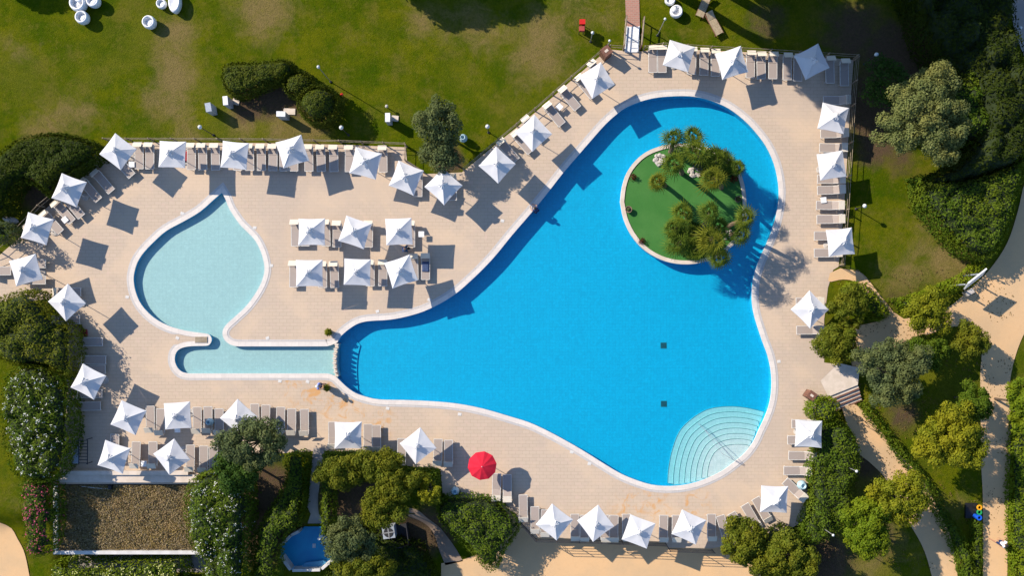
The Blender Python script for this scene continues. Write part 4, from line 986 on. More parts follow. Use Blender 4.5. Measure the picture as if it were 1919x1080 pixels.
def bush(name, polypx, h, mats, label, cat, zt=None, seed=1, dens=95, leaf=.15, bumpr=.7, bumph=.5, edge=.8, group=None, flower=0, fsize=.16, kind=None, z0=None, stem=True, jit=.40, scat=.05):
    zt = h*.5 if zt is None else zt
    leaf *= .78; dens *= 1.55; rs = np.random.default_rng(seed); P, A, f = hf(polypx, zt, h, seed, bumpr, bumph, edge)
    cx_, cy_ = np.mean([p[0] for p in P]), np.mean([p[1] for p in P]); g0 = gz(cx_, cy_) if z0 is None else z0
    xs_ = [p[0] for p in P]; ys_ = [p[1] for p in P]; n = int(A*dens*1.0); bb = (max(xs_)-min(xs_))*(max(ys_)-min(ys_)); m = int(n*bb/A)
    X = rs.uniform(min(xs_)-.1, max(xs_)+.1, m); Y = rs.uniform(min(ys_)-.1, max(ys_)+.1, m); ok = inside_np(X, Y, P); X, Y = X[ok], Y[ok]
    Z = f(X, Y); e = .08; gx_ = (f(X+e, Y)-Z)/e; gy_ = (f(X, Y+e)-Z)/e
    Nn = np.stack([-gx_*.8, -gy_*.8, np.ones_like(Z)], 1); Nn /= np.linalg.norm(Nn, axis=1, keepdims=True); Nn += rs.normal(size=Nn.shape)*jit
    dep = rs.exponential(.07, len(X)); Z2 = Z-dep
    # skirt down the sides
    L = sum(math.dist(P[i-1], P[i]) for i in range(len(P))); ns = int(L*h*dens*.45); side = []
    cum = rs.uniform(0, L, ns); acc = 0; SP = np.zeros((0, 3)); SN = np.zeros((0, 3)); s = 1 if area(P) > 0 else -1
    for i in range(len(P)):
        a, b = P[i-1], P[i]; l_ = math.dist(a, b); sel = cum[(cum >= acc) & (cum < acc+l_)]-acc; acc += l_
        if len(sel) == 0 or l_ < 1e-4: continue
        ex, ey = (b[0]-a[0])/l_, (b[1]-a[1])/l_; nx_, ny_ = ey*s, -ex*s; zz = rs.uniform(.02, h*.75, len(sel)); off = rs.normal(0, .07, len(sel))-.05-.25*np.clip(zz/h-.4, 0, 1)
        SP = np.vstack([SP, np.stack([a[0]+ex*sel+nx_*off, a[1]+ey*sel+ny_*off, zz], 1)]); SN = np.vstack([SN, np.tile((nx_, ny_, .3), (len(sel), 1))+rs.normal(size=(len(sel), 3))*.4])
    PP = np.vstack([np.stack([X, Y, Z2], 1), SP]); NN = np.vstack([Nn, SN]); PP[:, 0] -= cx_; PP[:, 1] -= cy_
    PP[:, :2] += rs.normal(0, scat, (len(PP), 2))
    sz = rs.uniform(.7, 1.35, len(PP))*leaf; mi = np.zeros(len(PP), int)
    root = thing(name, label, cat, (cx_, cy_, g0), 0, group)
    if kind: root['kind'] = kind
    quads_obj('foliage', PP, NN, sz, mats[0], mi, root)
    if flower:
        nf = int(A*flower); k = rs.integers(0, len(X), nf); cl = rs.normal(size=(nf, 2))*.0
        FP = np.stack([X[k]-cx_, Y[k]-cy_, Z[k]+.04], 1); rep = 4; FP = np.repeat(FP, rep, 0)+rs.normal(0, .05, (nf*rep, 3)); FN = rs.normal(size=FP.shape)*.5+np.array([0, 0, 1])
        quads_obj('flowers', FP, FN, rs.uniform(.6, 1.2, len(FP))*fsize*.7, mats[1], None, root, 1.0)
    # inner body so that the mass is closed
    gx2, gy2 = np.meshgrid(np.arange(min(xs_), max(xs_)+.3, .3), np.arange(min(ys_), max(ys_)+.3, .3)); zi = f(gx2, gy2)-.22; ii = inside_np(gx2, gy2, P) & (dist_np(gx2, gy2, P) > .18)
    nr_, nc_ = gx2.shape; zi = np.where(ii, np.maximum(zi, .05), 0); vs = np.stack([gx2-cx_, gy2-cy_, zi], -1).reshape(-1, 3).tolist(); mb = MB(); fs = []
    for r_ in range(nr_-1):
        for c_ in range(nc_-1):
            if ii[r_, c_] and ii[r_, c_+1] and ii[r_+1, c_] and ii[r_+1, c_+1]: fs.append((r_*nc_+c_, r_*nc_+c_+1, (r_+1)*nc_+c_+1, (r_+1)*nc_+c_))
    if fs:
        comp = {}; 
        def find(a):
            while comp.setdefault(a, a) != a: comp[a] = comp[comp[a]]; a = comp[a]
            return a
        for q in fs:
            for w_ in q[1:]: comp[find(w_)] = find(q[0])
        cnt = {}
        for q in fs: cnt[find(q[0])] = cnt.get(find(q[0]), 0)+1
        best = max(cnt, key=cnt.get); fs = [q for q in fs if find(q[0]) == best]; us = sorted({w_ for q in fs for w_ in q}); mp = {a: i for i, a in enumerate(us)}; vs = [vs[a] for a in us]; fs = [tuple(mp[a] for a in q) for q in fs]
    if fs: mb.add(vs, fs).build('branches', M['twig'], root, smooth=True)
    return root
M['twig'] = plain('twigs', (.020, .032, .006), .95, (.012, .022, .004), 5, bmp=.5)
def circle(cx_, cy_, rx, ry=None, n=20, wob=.05, seed=0, rot=0):
    r = random.Random(seed); ry = ry or rx; ph = [r.uniform(0, 6.28) for _ in range(3)]; out = []
    for i in range(n):
        t = 2*math.pi*i/n; k = 1+wob*(math.sin(3*t+ph[0])+.6*math.sin(5*t+ph[1])+.4*math.sin(8*t+ph[2])); x, y = rx*k*math.cos(t), ry*k*math.sin(t)
        out.append((cx_+x*math.cos(rot)-y*math.sin(rot), cy_+x*math.sin(rot)+y*math.cos(rot)))
    return out
def tree(name, px, py, rpx, h, mat, label, seed=1, leaf=.17, dens=34, clr=(.34, .60), nclump=None, squash=.62, sparse=.0, group='trees in the gardens', rpy=None, lean=0, cat='tree', z0=None, trunkr=None, limbs=7, jit=.38):
    """crown seen at (px,py) with radius rpx pixels; h = height of the crown top above the deck level"""
    leaf *= .76; dens *= 1.6; rs = np.random.default_rng(seed*13+5); zc = h*.66; x, y = W(px, py, zc); g0 = gz(x, y) if z0 is None else z0
    k = (HCAM-zc)/HCAM; r = rpx/PXM*k; ry = (rpy or rpx)/PXM*k; rzv = max(h*.34, min(r*squash, h*.45))
    root = thing(name, label, cat, (x, y, g0), 0, group); zc -= g0
    n = nclump or int(14+r*ry*8.5); cl = []
    for i in range(n):
        for _ in range(30):
            d = rs.normal(size=3); d[2] = abs(d[2])*.9-.25*rs.random(); d /= np.linalg.norm(d); rad = rs.uniform(.45, .86)
            a = math.atan2(d[1], d[0]); lob = 1+.16*math.sin(3*a+seed)+.10*math.sin(5*a+2*seed)
            c = np.array([d[0]*r*rad*lob, d[1]*ry*rad*lob, zc+d[2]*rzv*rad]); cr_ = rs.uniform(*clr)*min(1, r/1.6)
            if all(np.linalg.norm(c-q[:3]) > .45*(cr_+q[3])*.8 for q in cl): break
        cl.append(np.array([*c, cr_]))
    PS, NS_ = [], []
    for c in cl:
        m = int(4*math.pi*c[3]**2*dens*(1-sparse)); d = rs.normal(size=(m, 3)); d /= np.linalg.norm(d, axis=1, keepdims=True); d[:, 2] = np.where(d[:, 2] < -.3, -d[:, 2], d[:, 2])
        rad = c[3]*(rs.uniform(.55, 1.08, m))[:, None]; q = c[:3]+d*rad*np.array([1, 1, .8]); PS.append(q); NS_.append(d+rs.normal(size=(m, 3))*jit+np.array([0, 0, .15]))
    PS = np.vstack(PS); NS_ = np.vstack(NS_); quads_obj('crown', PS, NS_, rs.uniform(.65, 1.35, len(PS))*leaf, mat, None, root)
    tr = trunkr or max(.06, h*.022); mb = MB(); top = zc-rzv*.35; mb.tube((0, 0, -.1), (lean*.3, .03, top*.55), tr*1.25, tr*.95, 8); mb.tube((lean*.3, .03, top*.55), (lean*.1, 0, top), tr*.95, tr*.7, 8)
    for c in sorted(cl, key=lambda c: -c[3])[:limbs+int(n*.25)]:
        s0 = Vector((lean*.2, .02, top*rs.uniform(.6, 1))); e_ = Vector(c[:3]); md = s0.lerp(e_, .5)+Vector((rs.normal()*.1, rs.normal()*.1, -.1)); mb.tube(s0, md, tr*.5, tr*.32, 5); mb.tube(md, e_, tr*.32, tr*.12, 5)
    mb.build('trunk', M['bark'], root)
    return root
BF = dict(cat='bush')
# clipped bushes on the upper lawn
bush('clipped_bush', sp_([(417,150),(420,128),(438,118),(470,117),(505,115),(535,112),(552,120),(552,138),(540,150),(515,160),(490,168),(462,182),(440,182),(424,170),(417,150)], 3)[:-1], 1.9, [M['lf_clip']], 'long clipped dark bush on the upper left lawn', 'bush', seed=3, bumpr=.5, bumph=.25, edge=.6, leaf=.13, dens=210, jit=.26, scat=.02)
bush('clipped_bush', circle(562, 159, 31, 27, 22, .02, 4), 1.7, [M['lf_clip']], 'smaller round clipped bush between the long bush and the larger ball', 'bush', seed=4, bumpr=.4, bumph=.15, edge=.9, leaf=.12, dens=210, jit=.26, scat=.02)
bush('clipped_bush', circle(599, 197, 41, 38, 24, .02, 5), 2.7, [M['lf_clip']], 'largest round clipped bush with a long shadow on the lawn', 'bush', seed=5, bumpr=.4, bumph=.15, edge=1.3, leaf=.12, dens=210, jit=.26, scat=.02)
bush('hedge', sp_([(-30,300),(0,292),(35,264),(75,252),(115,250),(160,260),(186,275),(194,290),(180,305),(150,322),(120,345),(98,372),(70,350),(45,345),(25,370),(20,400),(0,404),(-30,404)], 3), 2.4, [M['lf_dark']], 'thick dark hedge curving round the left end of the fence', 'hedge', seed=6, bumpr=.7, bumph=.35, edge=.9, dens=150, jit=.3, scat=.03)
bush('shrub', circle(2, 435, 26, 20, 14, .1, 8), 3.4, [M['lf_grey']], 'grey green shrub at the left picture edge beside the lowest fence end', 'shrub', seed=8, bumpr=.6, bumph=.5)
# big thicket on the right
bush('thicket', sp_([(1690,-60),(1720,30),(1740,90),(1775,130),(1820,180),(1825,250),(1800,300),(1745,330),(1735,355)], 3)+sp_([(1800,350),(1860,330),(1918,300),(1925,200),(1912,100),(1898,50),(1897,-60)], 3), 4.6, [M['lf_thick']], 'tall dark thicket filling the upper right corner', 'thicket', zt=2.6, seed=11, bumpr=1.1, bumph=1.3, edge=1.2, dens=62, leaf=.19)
bush('thicket', sp_([(1715,330),(1722,355),(1728,385),(1745,405),(1765,430),(1785,455),(1815,480),(1840,488)], 3)+sp_([(1862,478),(1885,430),(1900,380),(1915,320),(1890,300),(1830,325),(1770,330)], 3), 3.2, [M['lf_green']], 'sunlit yellow green thicket at the right above the curving path', 'thicket', zt=1.8, seed=12, bumpr=.5, bumph=.6, edge=1.0, dens=95, leaf=.15)
bush('shrub', circle(1805, 205, 52, 80, 20, .1, 20), 3.8, [M['lf_green']], 'dark green shrubs just right of the big pale olive tree', 'shrub', seed=20, bumpr=.9, bumph=1., edge=1.2, dens=70, leaf=.18)
bush('hedge', sp_([(1668,562),(1700,556),(1745,541),(1790,520),(1820,498),(1842,486)], 3)+sp_([(1852,498),(1825,528),(1790,548),(1750,566),(1720,580),(1688,580)], 3), 1.3, [M['lf_bright']], 'bright low hedge sweeping from the round tree to the white board', 'hedge', seed=13, bumpr=.4, bumph=.3, edge=.5)
bush('hedge', sp_([(1592,530),(1612,528),(1640,548),(1662,575),(1668,592)], 3)+sp_([(1650,602),(1632,598),(1608,575),(1588,560),(1580,540)], 3), 1.2, [M['lf_bright']], 'clipped bright hedge beside the narrow upper path', 'hedge', seed=14, bumpr=.4, bumph=.25, edge=.5)
bush('hedge', sp_([(1620,760),(1640,758),(1665,790),(1695,832),(1725,868),(1760,915),(1790,965),(1822,1020),(1850,1100)], 3)+sp_([(1815,1100),(1798,1040),(1770,980),(1738,920),(1700,870),(1665,822),(1632,785)], 3), 1.2, [M['lf_green']], 'long narrow hedge running down the right side of the lower path', 'hedge', seed=15, bumpr=.45, bumph=.35, edge=.5)
bush('hedge', sp_([(1835,985),(1852,975),(1857,1010),(1857,1100)], 3)+[(1836,1100)], .9, [M['lf_green']], 'green verge left of the road below the recycling bins', 'hedge', seed=16, bumpr=.4, bumph=.3, edge=.5)
bush('hedge', sp_([(1910,770),(1925,760)], 2)+[(1960,760),(1960,1100)]+sp_([(1912,1100),(1906,1000),(1905,900),(1907,820)], 3), 1.3, [M['lf_bright']], 'bright hedge along the right picture edge', 'hedge', seed=17, bumpr=.5, bumph=.4, edge=.5)
bush('hedge', sp_([(1528,800),(1548,792),(1575,790),(1600,812),(1612,850),(1606,890),(1592,912),(1600,950),(1575,990),(1540,1015),(1512,1020),(1502,985),(1514,950),(1520,915),(1514,880),(1522,850)], 3), 1.9, [M['lf_green']], 'large irregular hedge right of the lower right parasols', 'hedge', seed=18, bumpr=.6, bumph=.55, edge=.7)
bush('shrub', circle(1545, 770, 29, 27, 18, .06, 19), 2.2, [M['lf_bright']], 'bright feathery shrub just above the parasol right of the pool steps', 'shrub', seed=19, bumpr=.4, bumph=.4, edge=.9, leaf=.13, dens=120)
# lower left
bush('green_shrub', sp_([(-30,570),(0,560),(40,545),(72,548),(92,575),(112,600),(138,618),(142,665),(136,705),(110,700),(80,690),(40,688),(0,670),(-30,660)], 3), 3.4, [M['lf_mastic']], 'olive green shrub mass left of the lowest left loungers', 'shrub', seed=21, bumpr=.8, bumph=.8, edge=1.0, dens=85)
bush('oleander', sp_([(14,725),(28,695),(60,682),(95,690),(125,710),(136,760),(136,820),(128,862),(110,895),(75,905),(45,898),(25,865),(12,820),(10,770)], 3), 3.3, [M['lf_green'], M['fl_white']], 'large white flowering shrub on the left beside the loungers', 'shrub', seed=22, bumpr=.7, bumph=.8, edge=1.1, flower=6, fsize=.12)
bush('oleander', sp_([(42,905),(70,900),(98,908),(106,950),(104,1000),(92,1035),(66,1045),(52,1030),(50,985),(40,945)], 3), 2.6, [M['lf_green'], M['fl_pink']], 'pink flowering shrub left of the dry grass roof', 'shrub', seed=23, bumpr=.5, bumph=.5, edge=.8, flower=17, fsize=.12)
bush('oleander', sp_([(358,900),(385,885),(420,880),(455,895),(470,930),(468,980),(462,1030),(465,1100),(395,1100),(378,1050),(362,1020),(352,980),(348,930)], 3), 3.6, [M['lf_green'], M['fl_white']], 'white flowering shrub right of the dry grass roof', 'shrub', seed=24, bumpr=.7, bumph=.8, edge=1.0, flower=6.5, fsize=.11)
bush('flower_hedge', [(92,1056),(140,1054),(220,1056),(300,1050),(338,1052),(345,1110),(92,1110)], 2.6, [M['lf_bright'], M['fl_yellow']], 'hedge dotted with pale yellow flowers at the bottom left edge', 'hedge', seed=25, zt=-.2, bumpr=.45, bumph=.4, edge=.5, flower=11, fsize=.13, z0=-2.4)
bush('hedge', sp_([(536,852),(577,850),(576,900),(571,950),(562,985),(540,1000),(527,1025),(524,1100)], 3)+sp_([(468,1100),(475,1050),(480,1000),(500,960),(520,930),(535,900)], 3), 2.0, [M['lf_green']], 'tall hedge left of the walkway to the blue basin', 'hedge', seed=26, bumpr=.6, bumph=.5, edge=.7, dens=85)
bush('hedge', sp_([(606,850),(640,848),(744,850),(748,866),(748,873)], 2)+sp_([(640,872),(632,880),(630,930),(627,975),(618,1000),(603,1000),(603,940),(604,900)], 2), 1.7, [M['lf_green']], 'clipped U shaped hedge right of the walkway', 'hedge', seed=27, bumpr=.4, bumph=.25, edge=.4)
bush('hedge', [(750,876),(822,882),(826,930),(815,950),(780,930),(752,900)], 1.5, [M['lf_green']], 'low hedge just below the parasol beside the red one', 'hedge', seed=28, bumpr=.4, bumph=.25, edge=.4)
bush('dark_shrub', sp_([(822,938),(850,932),(890,932),(930,938),(955,962),(975,985),(965,1015),(945,1040),(935,1070),(915,1078),(895,1060),(870,1030),(845,1010),(822,985),(815,960)], 3), 3.0, [M['lf_green']], 'broad green tree mass at the lower deck edge below the urn', 'tree', seed=29, bumpr=.8, bumph=.9, edge=1., dens=85)
bush('dark_shrub', [(620,1005),(700,1000),(790,1030),(820,1100),(600,1100)], 1.6, [M['lf_dark']], 'dark undergrowth at the bottom behind the mastic trees', 'shrub', seed=30, bumpr=.7, bumph=.6, edge=.8, dens=70)
bush('hedge', [(1420,1090),(1440,1000),(1470,985),(1510,1000),(1530,1040),(1540,1100)], 2.6, [M['lf_dark']], 'dark hedge below the lower right corner parasol', 'hedge', seed=31, bumpr=.7, bumph=.7, edge=.8)

# fallen leaves on the sand paths and under the hedges
nL = 5000; LX = rng.uniform(*sorted((W(1560, 0)[0], W(1905, 0)[0])), nL); LY = rng.uniform(W(0, 1075)[1], W(0, 505)[1], nL); cl_ = np.sin(LX*1.3+np.sin(LY*.9)*2)+np.sin(LY*1.1+LX*.4)
okL = (cl_ > .1) & ~inside_np(LX, LY, deck_m); LX, LY = LX[okL], LY[okL]; LP = np.stack([LX, LY, ground_z(LX, LY)+.035], 1)
lt = quads_obj('leaf_litter', LP, rng.normal(size=LP.shape)*.25+np.array([0, 0, 1]), rng.uniform(.03, .10, len(LP)), leafmat('litter', (.10, .055, .02), (.16, .12, .04), .1), None); tag(lt, 'fallen brown leaves scattered over the sand paths and lawn', 'leaf litter', None, 'stuff')
# trees
tree('olive_tree', 1728, 222, 92, 6.5, M['lf_olive'], 'large pale olive tree with a clumpy crown at upper right', 4, dens=46, leaf=.15, clr=(.42, .72), nclump=105, rpy=98, squash=.7)
tree('shade_tree', 1662, 158, 50, 3.0, M['lf_deep'], 'tree with leaves darkened for shade, left of the big olive tree', 2, dens=22, sparse=.3)  # darker leaf colour paints in part of this crown's shade
tree('round_tree', 1735, 583, 45, 3.4, M['lf_yellow'], 'yellow green round tree where the narrow path meets the road', 3, dens=60, leaf=.14)
tree('round_tree', 1588, 572, 36, 3.0, M['lf_mastic'], 'small tree between the diamond parasol and the clipped hedge', 4, dens=55, leaf=.14)
tree('round_tree', 1568, 645, 42, 2.9, M['lf_mastic'], 'clumpy green tree touching the right deck above the landing', 5, dens=60, leaf=.14)
tree('round_tree', 1592, 612, 20, 2.6, M['lf_mastic'], 'small rounded bush directly above the clumpy tree by the landing', 25, dens=60, leaf=.13)
tree('olive_tree', 1668, 695, 72, 5.2, M['lf_grey'], 'big grey green olive tree right of the landing', 6, dens=44, leaf=.15, nclump=84)
tree('round_tree', 1738, 660, 36, 2.6, M['lf_green'], 'dark green tree right of the big grey olive tree', 7, dens=60, leaf=.14)
tree('round_tree', 1818, 640, 36, 2.8, M['lf_mastic'], 'round tree beside the right road casting a round shadow', 8, dens=60, leaf=.14)
tree('round_tree', 1826, 752, 32, 3.2, M['lf_green'], 'dark tree leaning over the road edge at right', 9, dens=60, leaf=.15, rpy=40)
tree('round_tree', 1780, 822, 74, 4.6, M['lf_yellow'], 'broad yellow green tree left of the right road', 10, dens=46, leaf=.15, nclump=92, rpy=64)
tree('round_tree', 1682, 930, 62, 4.6, M['lf_yellow'], 'yellow green tree crown overhanging the lower path', 11, dens=50, leaf=.15, rpy=52)
tree('round_tree', 1622, 985, 54, 4.4, M['lf_bright'], 'bright green tree left of the lower path near the bottom', 12, dens=50, leaf=.15, rpy=62)
tree('round_tree', 1908, 755, 30, 3.6, M['lf_bright'], 'bright green tree at the right picture edge above the hedge', 13, dens=50, rpy=62)
tree('round_tree', 1392, 1012, 46, 3.6, M['lf_mastic'], 'green tree covering the right end of the bottom fence', 14, dens=55)
tree('round_tree', 1470, 1045, 66, 3.6, M['lf_mastic'], 'wide olive green tree at the bottom edge right of the plaza', 15, dens=50, rpy=52)
tree('olive_tree', 820, 232, 54, 4.6, M['lf_grey'], 'wispy grey olive tree at the gap between the two lawn fences', 16, dens=30, sparse=.15, leaf=.15, clr=(.3, .55), rpy=42, nclump=50)
tree('olive_tree', 828, 285, 42, 3.4, M['lf_grey'], 'lower grey olive tree right below the wispy one', 17, dens=42, leaf=.14)
tree('olive_tree', 480, 832, 72, 5.6, M['lf_grey'], 'wide grey green olive tree covering loungers and a parasol at lower left', 18, dens=40, leaf=.15, rpy=52, nclump=80, limbs=4)
tree('olive_tree', 448, 882, 44, 4.2, M['lf_deep'], 'dark green olive tree touching the white flowering shrub', 19, dens=42, leaf=.15)
for i, (x, y, r, ry, h, m, lab) in enumerate([(640, 885, 48, 34, 3.6, 'lf_mastic', 'yellowish mastic tree at the top of the U shaped hedge'), (705, 872, 48, 32, 3.4, 'lf_mastic', 'mastic tree just below the square parasol over the hedge'), (745, 905, 44, 36, 3.6, 'lf_mastic', 'mastic tree in the middle of the bottom grove'), (720, 955, 46, 36, 3.8, 'lf_mastic', 'mastic tree just above the cooling unit'), (807, 920, 24, 36, 3.0, 'lf_yellow', 'small yellow tree between grove and lower deck'), (655, 1012, 52, 46, 4.2, 'lf_grey', 'grey green tree right of the blue basin'), (690, 1060, 62, 34, 3.8, 'lf_mastic', 'mastic tree at the bottom edge right of the blue basin')]):
    tree('mastic_tree', x, y, r, h, M[m], lab, 30+i, dens=52, leaf=.14, rpy=ry)
# tall trees just outside the frame whose shade falls on the top right corner
for i, (x, y, r, h) in enumerate([(1190, -60, 48, 17), (1270, -70, 75, 17), (1285, -120, 100, 15), (1190, -150, 80, 14), (1400, -170, 110, 14), (1350, -60, 75, 16), (1480, -90, 90, 13), (1560, -140, 110, 14), (1440, -60, 60, 15), (1530, -60, 60, 12), (1330, -55, 45, 8), (700, -100, 60, 6), (800, -105, 40, 6), (-20, -75, 30, 4)]):
    X, Y = (x-960)/PXM, (540-y)/PXM; zc = h*.66; k = HCAM/(HCAM-zc); vx = 960+(NX+(X-NX)*k)*PXM; vy = 540-(NY+(Y-NY)*k)*PXM
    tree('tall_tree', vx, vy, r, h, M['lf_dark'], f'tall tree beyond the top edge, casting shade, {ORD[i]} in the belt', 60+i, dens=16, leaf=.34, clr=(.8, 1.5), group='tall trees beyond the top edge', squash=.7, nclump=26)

# ------------------------------------------------------------------ palms and island planting
def palm(px, py, h, r, label, seed=1, mat='lf_palm', base=None, trunk=.16, nf=25):
    rs = random.Random(seed); x, y = W(px, py, h); bx_, by_ = base if base else (x+rs.uniform(-.2, .2), y+rs.uniform(-.2, .2)); z0 = .14
    p = thing('palm_tree', label, 'palm', (bx_, by_, z0), 0, 'fan palms on the island'); dx, dy, dz = x-bx_, y-by_, h-z0
    mb = MB(); prev = None
    for k in range(7):
        t = k/6; q = (dx*t**1.4, dy*t**1.4, dz*t); 
        if prev: mb.tube(prev, q, trunk*(1.15-.25*t)+.02*(k % 2), trunk*(1.1-.25*t), 9)
        prev = q
    mb.build('trunk', M['palmbark'], p)
    V = []; F = []
    for i in range(nf):
        az = i*2.39996+rs.uniform(-.2, .2); el = R(86-108*(i/nf)**.62)+rs.uniform(-.12, .12); L = r*rs.uniform(.68, 1.12)*(1+.12*math.sin(az*2+seed)); pet = L*.34
        d = np.array([math.cos(az)*math.cos(el), math.sin(az)*math.cos(el), math.sin(el)]); side = np.array([-math.sin(az), math.cos(az), 0]); up = np.cross(side, d)*-1
        o = np.array([dx, dy, dz]); c = o+d*pet
        def quad(a, b, c_, e): 
            n = len(V); V.extend([a, b, c_, e]); F.append((n, n+1, n+2, n+3))
        quad(o-side*.015, o+side*.015, c+side*.015, c-side*.015)
        ns = 8
        for s in range(ns):
            a = (s/(ns-1)-.5)*R(128); dd = d*math.cos(a)+side*math.sin(a); l = (L-pet)*(1-.20*abs(a))*rs.uniform(.88, 1.06); w_ = .014+.013*r
            sd = np.cross(dd, up); m_ = c+dd*l*.55+up*.02; e_ = c+dd*l+np.array([0, 0, -.42*l-.1*rs.random()])
            quad(c-sd*w_*.25, m_-sd*w_, m_+sd*w_, c+sd*w_*.25); quad(m_-sd*w_, e_-sd*.004, e_+sd*.004, m_+sd*w_)
    mb = MB(); mb.add(V, F); mb.build('fronds', M[mat], p); return p
def at(px, py): return W(px, py, .14)
PL = [(1262, 259, 3.2, .72, at(1257, 285), 'lf_palm', 'small palm leaning over the upper rim of the island'),
 (1299, 256, 3.0, .75, at(1300, 280), 'lf_palm', 'palm at the very top of the island'),
 (1305, 284, 3.4, .98, at(1312, 305), 'lf_palm', 'broad palm in the upper clump of the island'),
 (1340, 297, 3.0, .85, at(1345, 315), 'lf_palm', 'palm right of the broad one in the upper clump'),
 (1233, 340, 2.8, .66, at(1246, 348), 'lf_palmb', 'lone yellowish palm on the open turf'),
 (1263, 308, 4.0, .85, at(1278, 325), 'lf_palm', 'palm with a long shadow left of the upper clump'),
 (1337, 335, 3.8, .90, at(1352, 352), 'lf_palmb', 'yellowish palm at the lower end of the upper clump'),
 (1381, 314, 2.6, .62, at(1376, 325), 'lf_palm', 'small palm over the upper right rim of the island'),
 (1360, 300, 2.2, .7, at(1358, 310), 'lf_palm', 'low palm behind the upper right rim'),
 (1280, 400, 3.6, .82, at(1288, 410), 'lf_palm', 'upper left palm of the lower clump'),
 (1330, 398, 4.0, .78, at(1308, 442), 'lf_palm', 'palm with a slanted bare trunk in the lower clump'),
 (1262, 428, 2.8, .75, at(1268, 432), 'lf_palm', 'leftmost palm of the lower clump'),
 (1270, 458, 2.8, .85, at(1276, 456), 'lf_palm', 'lower left palm of the lower clump'),
 (1300, 440, 2.6, .80, at(1303, 440), 'lf_palm', 'palm in the heart of the lower clump'),
 (1305, 470, 2.4, .80, at(1305, 466), 'lf_palm', 'lowest palm inside the island rim'),
 (1334, 452, 3.8, 1.0, at(1330, 446), 'lf_palmb', 'largest palm of the lower clump'),
 (1348, 425, 3.2, .75, at(1342, 430), 'lf_palm', 'palm above the largest one in the lower clump'),
 (1397, 408, 3.4, .82, at(1366, 424), 'lf_palm', 'palm with a leaning orange trunk over the right rim'),
 (1388, 440, 3.0, .78, at(1372, 440), 'lf_palm', 'palm below the leaning one at the right rim'),
 (1348, 484, 3.2, .80, at(1340, 468), 'lf_palm', 'palm hanging over the water at the lower rim')]
for i, (x, y, h, r, b, m, lab) in enumerate(PL): palm(x, y, h*1.08, r*1.42, lab, i+1, m, b)
def rocks(name, px, py, n, spread, lab, mat='whiterock', s=(.08, .19)):
    x, y = W(px, py, .2); t = thing(name, lab, 'rocks', (x, y, .14)); rs = random.Random(int(px))
    for k in range(n):
        r = rs.uniform(*s); a = rs.uniform(0, 6.28); d = spread*math.sqrt(rs.random()); mb = MB(); N = 9
        mb.lathe((math.cos(a)*d*1.4, math.sin(a)*d, 0), [(r*.8, 0), (r*1.05, r*.3), (r*.8, r*.65), (r*.3, r*.8), (.001, r*.78)], N, sx=rs.uniform(.7, 1.3), rz=a)
        mb.v = [(v[0]+rs.uniform(-.03, .03), v[1]+rs.uniform(-.03, .03), v[2]+rs.uniform(-.02, .02)) for v in mb.v]; mb.build('rock', M[mat], t)
rocks('rock_bed', 1236, 300, 18, .38, 'white rocks at the upper left edge of the island turf')
rocks('rock_bed', 1304, 322, 12, .35, 'white rocks edging the upper palm clump')
rocks('rock_bed', 1318, 440, 8, .4, 'pale rocks under the lower palm clump'); rocks('rock_bed', 1358, 438, 7, .4, 'pale rocks between the lower clump and the right rim')
pb2 = MB().lathe((0, 0, 0), [(.5, 0), (.5, .05), (.001, .06)], 20, sx=1.1, sy=.6, rz=-.5).build('pebble_bed', plain('grey_pebbles', (.16, .18, .25), .9, (.09, .10, .14), 14)); pb2.location = (*W(1311, 316), .14); tag(pb2, 'blue grey pebbles beside the white rocks on the island', 'pebbles')
def isl_bush(px, py, r, mat, lab, h=.5): return bush('small_shrub', circle(px, py, r, r*.9, 12, .1, int(px)), h, [M[mat]], lab, 'shrub', seed=int(px), bumpr=.15, bumph=.12, edge=.3, leaf=.09, dens=260, z0=.13)
isl_bush(1188, 332, 6, 'lf_red', 'small dark red shrub at the upper left of the turf'); isl_bush(1203, 452, 6, 'lf_red', 'small dark red shrub at the lower left of the turf')
isl_bush(1274, 285, 12, 'lf_grey', 'grey spiky plant between the two top palms', .7); isl_bush(1355, 290, 12, 'lf_red', 'reddish shrub along the upper right rim'); isl_bush(1376, 335, 7, 'lf_red', 'reddish shrub by the right rim below the small palm')
isl_bush(1338, 308, 32, 'lf_dark', 'dark shrub under the upper palm clump', 1.1); isl_bush(1296, 448, 38, 'lf_dark', 'dark shrub under the lower palm clump', 1.0); isl_bush(1365, 315, 14, 'lf_dark', 'dark shrub beside the small palm at the upper right rim', .9)
def pot(px, py, lab, r=.26, h=.35, z=.14, leafm='lf_red', lr=.18, lh=.3, plantlab=None):
    x, y = W(px, py, z+h*.5); p = thing('plant_pot', lab, 'plant pot', (x, y, z))
    MB().lathe((0, 0, 0), [(r*.7, 0), (r*.95, h*.8), (r, h), (r*.85, h), (r*.8, h*.85), (.001, h*.85)], 18).build('pot', M['terracotta'], p)
    n = 260; d = rng.normal(size=(n, 3)); d /= np.linalg.norm(d, axis=1, keepdims=True); d[:, 2] = np.abs(d[:, 2])
    quads_obj('plant', np.array([0, 0, h*.8])+d*np.array([lr, lr, lh])*rng.uniform(.5, 1.05, (n, 1)), d+rng.normal(size=(n, 3))*.4, np.full(n, .09), M[leafm], None, p); return p
pot(1178, 393, 'round clay pot on the turf beside the left island rim', .26, .35, .14, 'lf_grey', .14, .15); pot(1383, 374, 'round clay pot beside the right island rim', .24, .35, .14, 'lf_grey', .18, .2)
pot(617, 623, 'potted round bush above the weir on the deck', .24, .45, 0, 'lf_yellow', .30, .42); pot(614, 727, 'potted round bush below the weir beside a person', .24, .45, 0, 'lf_yellow', .30, .42)

